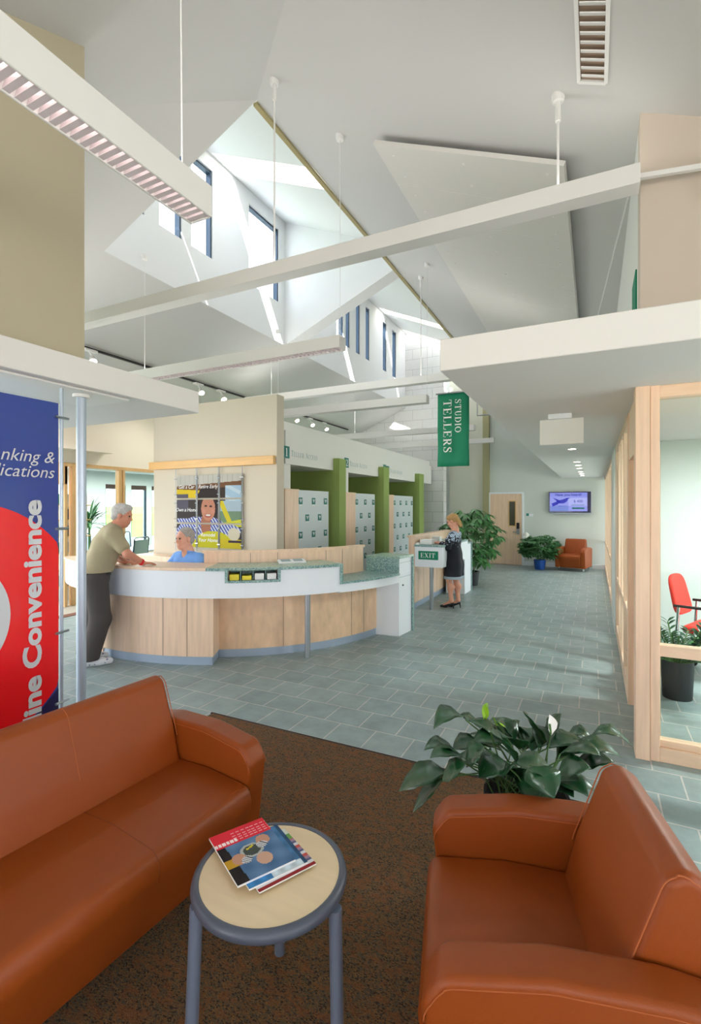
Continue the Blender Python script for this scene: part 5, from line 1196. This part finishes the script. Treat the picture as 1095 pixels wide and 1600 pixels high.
# ---- standing man leaning on the desk (local: x forward, y left)
HIPL, HIPR = (.0,.04,.93), (.0,-.15,.93)
hc = Head((.285,-.035,1.60), yaw=math.radians(-28), pitch=math.radians(12))
S = SDF(.0065); hc.add(S, (.205,-.02,1.47))
tor = [((.0,-.055,.98),.135),((.06,-.05,1.12),.14),((.13,-.04,1.28),.148),((.175,-.03,1.38),.12)]
def torso(S, g, k=.05):
    for dy in (-.062, .062): S.chain([(p[0],p[1]+dy,p[2]) for p, r in tor], [r-.028+g for p, r in tor], k)
    S.cap((.165,-.21,1.40), (.165,.15,1.40), .072+g, .072+g, .05)
torso(S, 0); S.cap((.18,-.03,1.43), (.22,-.025,1.49), .065, .06, .04)
RS, RE, RW = (.165,-.225,1.39), (.275,-.345,1.20), (.445,-.27,1.085)
LS, LE, LW = (.165,.165,1.39), (.25,.20,1.12), (.315,.0,1.085)
S.chain([RS, RE, RW], [.056,.046,.031], .02); S.chain([LS, LE, LW], [.056,.046,.031], .02)
hand(S, RW, (.8,.35,-.10), (0,0,1), (-.35,.8,0), 1.05, .14); hand(S, LW, (.75,-.6,-.05), (.1,0,1), (.6,.7,0), 1.05, .75)
RA, LA = (-.055,-.115,.09), (-.06,.135,.09); RK, LK = (.045,-.15,.50), (.03,.10,.50)
S.chain([HIPR, RK, RA], [.095,.062,.042], .03); S.chain([HIPL, LK, LA], [.095,.062,.042], .03); S.cap(RA, (.08,-.115,.03), .04, .03, .02); S.cap(LA, (.07,.135,.03), .04, .03, .02)
man = figure('standing person in khaki shirt and charcoal trousers leaning on the desk', S, M['skin2'], (-4.885, 3.535, 0), math.atan2(.878, .479))
hc.eyes(man, 'eye')
H = SDF(.006); H.ell(hc(-.028,0,.045), (.106,.088,.094), .02, hc.R); H.cap(hc(-.075,-.03,-.03), hc(-.075,.03,-.03), .04, .04, .03); H.cap(hc(.02,-.05,.10), hc(.05,.02,.098), .034, .03, .03)
H.carve(hc(.11,0,-.04), (.095,.12,.105), .02, hc.R)
for y in (-.085,.085): H.carve(hc(.0,y,-.012), (.032,.02,.04), .01, hc.R)
cloth('hair', H, M['ghair'], man, 'white grey hair')
Q = SDF(.0065); torso(Q, .022); Q.cap((.17,-.03,1.42), (.195,-.028,1.465), .082, .078, .03)
Q.chain([RS, tuple(np.array(RS)*.35+np.array(RE)*.65)], [.078,.073], .03); Q.chain([LS, tuple(np.array(LS)*.35+np.array(LE)*.65)], [.078,.073], .03)
Q.ell((.01,-.055,1.0), (.165,.19,.10), .05); Q.plane((0,0,-1), -1.0)
Q.carve((.235,-.028,1.515), (.075,.07,.05), .01)
d_ = np.array(RE)-np.array(RS); d_ /= np.linalg.norm(d_)
cloth('polo_shirt', Q, M['khaki'], man)
Q = SDF(.0065); Q.ell((.0,-.055,.93), (.15,.185,.11), .05); Q.chain([HIPR, RK, (RA[0],RA[1],.10)], [.122,.106,.098], .03); Q.chain([HIPL, LK, (LA[0],LA[1],.10)], [.122,.106,.098], .03); Q.plane((0,0,1), 1.0); Q.plane((0,0,-1), -.07)
cloth('trousers', Q, M['pants'], man)
Q = SDF(.006); Q.ell((.0,-.055,.965), (.160,.194,.12), .03); Q.plane((0,0,1), 1.004); Q.plane((0,0,-1), -.962); cloth('belt', Q, M['belt'], man)
for nm, (hx, hy) in (('r', (-.125,-.115)), ('l', (-.13,.135))):
    Q = SDF(.006); shoe(Q, (hx,hy,0), (hx+.31,hy-.01,0)); Q.plane((0,0,-1), 0); Q.plane((0,0,1), .115); sh = cloth('shoe', Q, M['shoew'], man)
    b = MB()
    for s_ in (-1, 1):
        for q in (.06,.11,.16,.21): b.bar((hx+q,hy+s_*.044,.022), (hx+q+.03,hy+s_*.035,.062), .010, .004, up=(0,1,0))
    b.build('shoe_stripe', M['shoeb'], sh, local=True)
b = MB(); b.tube([V(*RW)+V(-.03,-.013,.02), V(*RW)+V(-.008,-.004,.006)], .037, 16); b.build('wristband', M['redband'], man, smooth=True, local=True)

# ---- seated man in blue shirt
hs = Head((.03,-.01,1.30), yaw=math.radians(-4), pitch=0)
S = SDF(.0065); hs.add(S, (-.02,0,1.15))
tor = [((-.02,0,.62),.135),((-.03,0,.78),.145),((-.03,0,.93),.15),((-.03,0,1.02),.12)]
def torso2(S, g, k=.05):
    for dy in (-.07, .07): S.chain([(p[0],p[1]+dy,p[2]) for p, r in tor], [r-.03+g for p, r in tor], k)
    S.cap((-.03,-.175,1.055), (-.03,.175,1.055), .066+g, .066+g, .05)
torso2(S, 0); S.cap((-.03,0,1.08), (-.015,0,1.16), .07, .062, .04)
RS, RE, RW = (-.03,-.20,1.05), (.12,-.31,.86), (.36,-.24,.79); LS, LE, LW = (-.03,.20,1.05), (.0,.30,.80), (.23,.22,.775)
S.chain([RS,RE,RW], [.055,.045,.031]); S.chain([LS,LE,LW], [.055,.045,.031])
hand(S, RW, (.9,.3,-.1), (0,0,1), (-.3,.9,0), 1., .3); hand(S, LW, (.9,-.3,-.1), (0,0,1), (-.3,-.9,0), 1., .3)
for y in (-.1, .1): S.chain([(-.02,y,.60),(.40,y*1.2,.60),(.36,y*1.2,.20)], [.095,.066,.045], .03); S.cap((.35,y*1.2,.19), (.46,y*1.2,.13), .04, .03, .02)
SX, SY = -4.372, 4.385
man2 = figure('seated person in a blue shirt behind the reception desk', S, M['skin'], (SX, SY, .015), math.atan2(-.99, -.12))
hs.eyes(man2, 'eye')
H = SDF(.006); H.ell(hs(-.03,0,.05), (.106,.088,.094), .02, hs.R); H.cap(hs(-.07,-.03,-.02), hs(-.07,.03,-.02), .04, .04, .03); H.carve(hs(.11,0,-.02), (.10,.12,.115), .02, hs.R)
for y in (-.085,.085): H.carve(hs(.0,y,-.012), (.03,.02,.04), .01, hs.R)
cloth('hair', H, M['ghair2'], man2)
Q = SDF(.0065); torso2(Q, .022); Q.chain([RS,RE,tuple(np.array(RE)*.15+np.array(RW)*.85)], [.076,.062,.046], .03); Q.chain([LS,LE,tuple(np.array(LE)*.15+np.array(LW)*.85)], [.076,.062,.046], .03)
Q.cap((-.03,0,1.10), (-.01,0,1.135), .082, .074, .02); Q.carve((.055,0,1.145), (.06,.05,.06), .01); Q.plane((0,0,-1), -.60)
shb = cloth('shirt', Q, M['shirt'], man2)
b = MB()
for s_ in (-1,1): b.prism([(.045,s_*.012,1.075),(.065,s_*.055,1.035),(.03,s_*.085,1.085),(-.01,s_*.082,1.145),(.03,s_*.062,1.14)], (.01,0,.006))
b.build('collar', M['shirt'], shb, local=True, bevel=.003)
Q = SDF(.008); Q.ell((-.02,0,.60), (.17,.19,.10), .05)
for y in (-.1,.1): Q.chain([(-.02,y,.60),(.40,y*1.2,.60),(.36,y*1.2,.22)], [.112,.082,.065], .03)
Q.plane((0,0,-1), -.19); Q.plane((0,0,1), .66); cloth('trousers', Q, M['pants'], man2)
for y in (-.12,.12):
    Q = SDF(.008); shoe(Q, (.30,y,0.0), (.55,y,0)); o = cloth('shoe', Q, M['belt'], man2); o.location.z = .10

# ---- woman at the EXIT counter
hw = Head((.03,0,1.455), yaw=0, pitch=math.radians(22), k=.94)
S = SDF(.0065); hw.add(S, (-.02,0,1.32), False)
tor = [((.0,0,.90),.122),((.01,0,1.02),.108),((.01,0,1.14),.118),((.0,0,1.21),.10)]
def torso3(S, g, k=.05):
    for dy in (-.05, .05): S.chain([(p[0],p[1]+dy,p[2]) for p, r in tor], [r-.03+g for p, r in tor], k)
    S.cap((-.01,-.14,1.235), (-.01,.14,1.235), .052+g, .052+g, .05)
    for y in (-.06,.06): S.ell((.075,y,1.13), (.055+g,.055+g,.058+g), .03)
torso3(S, 0); S.cap((-.01,0,1.24), (-.015,0,1.33), .056, .048, .03)
RS, RE, RW = (-.01,-.165,1.225), (.05,-.20,1.03), (.26,-.11,1.085); LS, LE, LW = (-.01,.165,1.225), (.05,.20,1.03), (.26,.09,1.10)
S.chain([RS,RE,RW], [.042,.035,.023]); S.chain([LS,LE,LW], [.042,.035,.023])
hand(S, RW, (.95,.1,-.05), (0,0,1), (0,1,0), .88, .25); hand(S, LW, (.95,-.15,-.08), (0,0,1), (0,-1,0), .88, .25)
for y in (-.075, .075):
    o_ = .05 if y > 0 else -.03
    S.chain([(.0,y,.86),(o_+.025,y*.85,.50),(o_-.02,y*.75,.13)], [.082,.052,.032], .03); S.cap((o_-.01,y*.75,.335), (o_-.025,y*.75,.36), .048, .05, .04); S.cap((o_-.02,y*.75,.13), (o_+.09,y*.75,.05), .030, .024, .02); S.cap((o_+.09,y*.75,.05), (o_+.15,y*.75,.028), .024, .016, .02)
wom = figure('standing person in a black patterned dress at the EXIT counter', S, M['skin3'], (-2.10, 8.14, 0), math.radians(176))
hw.eyes(wom, 'eye')
H = SDF(.006); k = .94; H.ell(hw(-.028,0,.043), (.104*k,.088*k,.096*k), .02, hw.R); H.ell(hw(-.11,0,-.075), (.03,.04,.075), .03, hw.R); H.cap(hw(-.10,0,-.02), hw(-.115,0,-.12), .034, .022, .02); H.cap(hw(.03,-.04,.09), hw(.04,.04,.088), .03, .03, .03); H.carve(hw(.13,0,-.035), (.085,.12,.10), .02, hw.R)
for y in (-.085,.085): H.carve(hw(.0,y,-.012), (.03,.02,.035), .01, hw.R)
cloth('hair', H, M['blond'], wom)
Q = SDF(.0065); torso3(Q, .009); Q.chain([RS,RE,tuple(np.array(RE)*.45+np.array(RW)*.55)], [.054,.050,.054], .03); Q.chain([LS,LE,tuple(np.array(LE)*.45+np.array(LW)*.55)], [.054,.050,.054], .03)
for y in (-.05,.05): Q.chain([(.0,y,.92),(.0,y*1.35,.72),(.005,y*1.7,.50)], [.108,.130,.144], .05)
Q.carve((.07,0,1.29), (.075,.06,.085), .01); Q.plane((0,0,-1), -.545)
dm = bpy.data.materials.new('patterned_dress'); dm.use_nodes = True; nt = dm.node_tree; b_ = nt.nodes['Principled BSDF']; b_.inputs['Roughness'].default_value = .8
tc = nt.nodes.new('ShaderNodeTexCoord'); sx = nt.nodes.new('ShaderNodeSeparateXYZ'); nt.links.new(tc.outputs['Object'], sx.inputs[0])
nz = nt.nodes.new('ShaderNodeTexNoise'); nz.inputs['Scale'].default_value = 32; nt.links.new(tc.outputs['Object'], nz.inputs[0])
mr = nt.nodes.new('ShaderNodeMapRange'); mr.inputs[1].default_value = 1.0; mr.inputs[2].default_value = 1.22; mr.inputs[3].default_value = -.22; mr.inputs[4].default_value = .12; nt.links.new(sx.outputs['Z'], mr.inputs[0])
ad = nt.nodes.new('ShaderNodeMath'); ad.operation = 'ADD'; nt.links.new(nz.outputs[0], ad.inputs[0]); nt.links.new(mr.outputs[0], ad.inputs[1])
rp = nt.nodes.new('ShaderNodeValToRGB'); rp.color_ramp.elements[0].position = .56; rp.color_ramp.elements[1].position = .60; rp.color_ramp.elements[0].color = (*lin((16,20,32)),1); rp.color_ramp.elements[1].color = (*lin((176,192,214)),1)
nt.links.new(ad.outputs[0], rp.inputs[0]); nt.links.new(rp.outputs[0], b_.inputs['Base Color'])
dr = cloth('dress', Q, dm, wom)
Q = SDF(.0065)
for y in (-.05,.05): Q.chain([(.005,y*1.66,.54),(.005,y*1.7,.50)], [.145,.150], .05)
Q.plane((0,0,-1), -.505); Q.plane((0,0,1), .55); cloth('hem_band', Q, M['slate'], dr, 'pale blue grey hem band')
for y in (-.056, .056):
    o_ = .05 if y > 0 else -.03
    Q = SDF(.005); Q.cap((o_-.035,y,.085), (o_+.08,y,.045), .022, .030, .01); Q.cap((o_+.08,y,.036), (o_+.165,y,.024), .032, .020, .01); Q.cap((o_-.045,y,.085), (o_-.055,y,.006), .013, .007, .006); Q.plane((0,0,-1), 0)
    Q.carve((o_+.02,y,.105), (.07,.024,.045), .006)
    cloth('shoe', Q, M['belt'], wom)
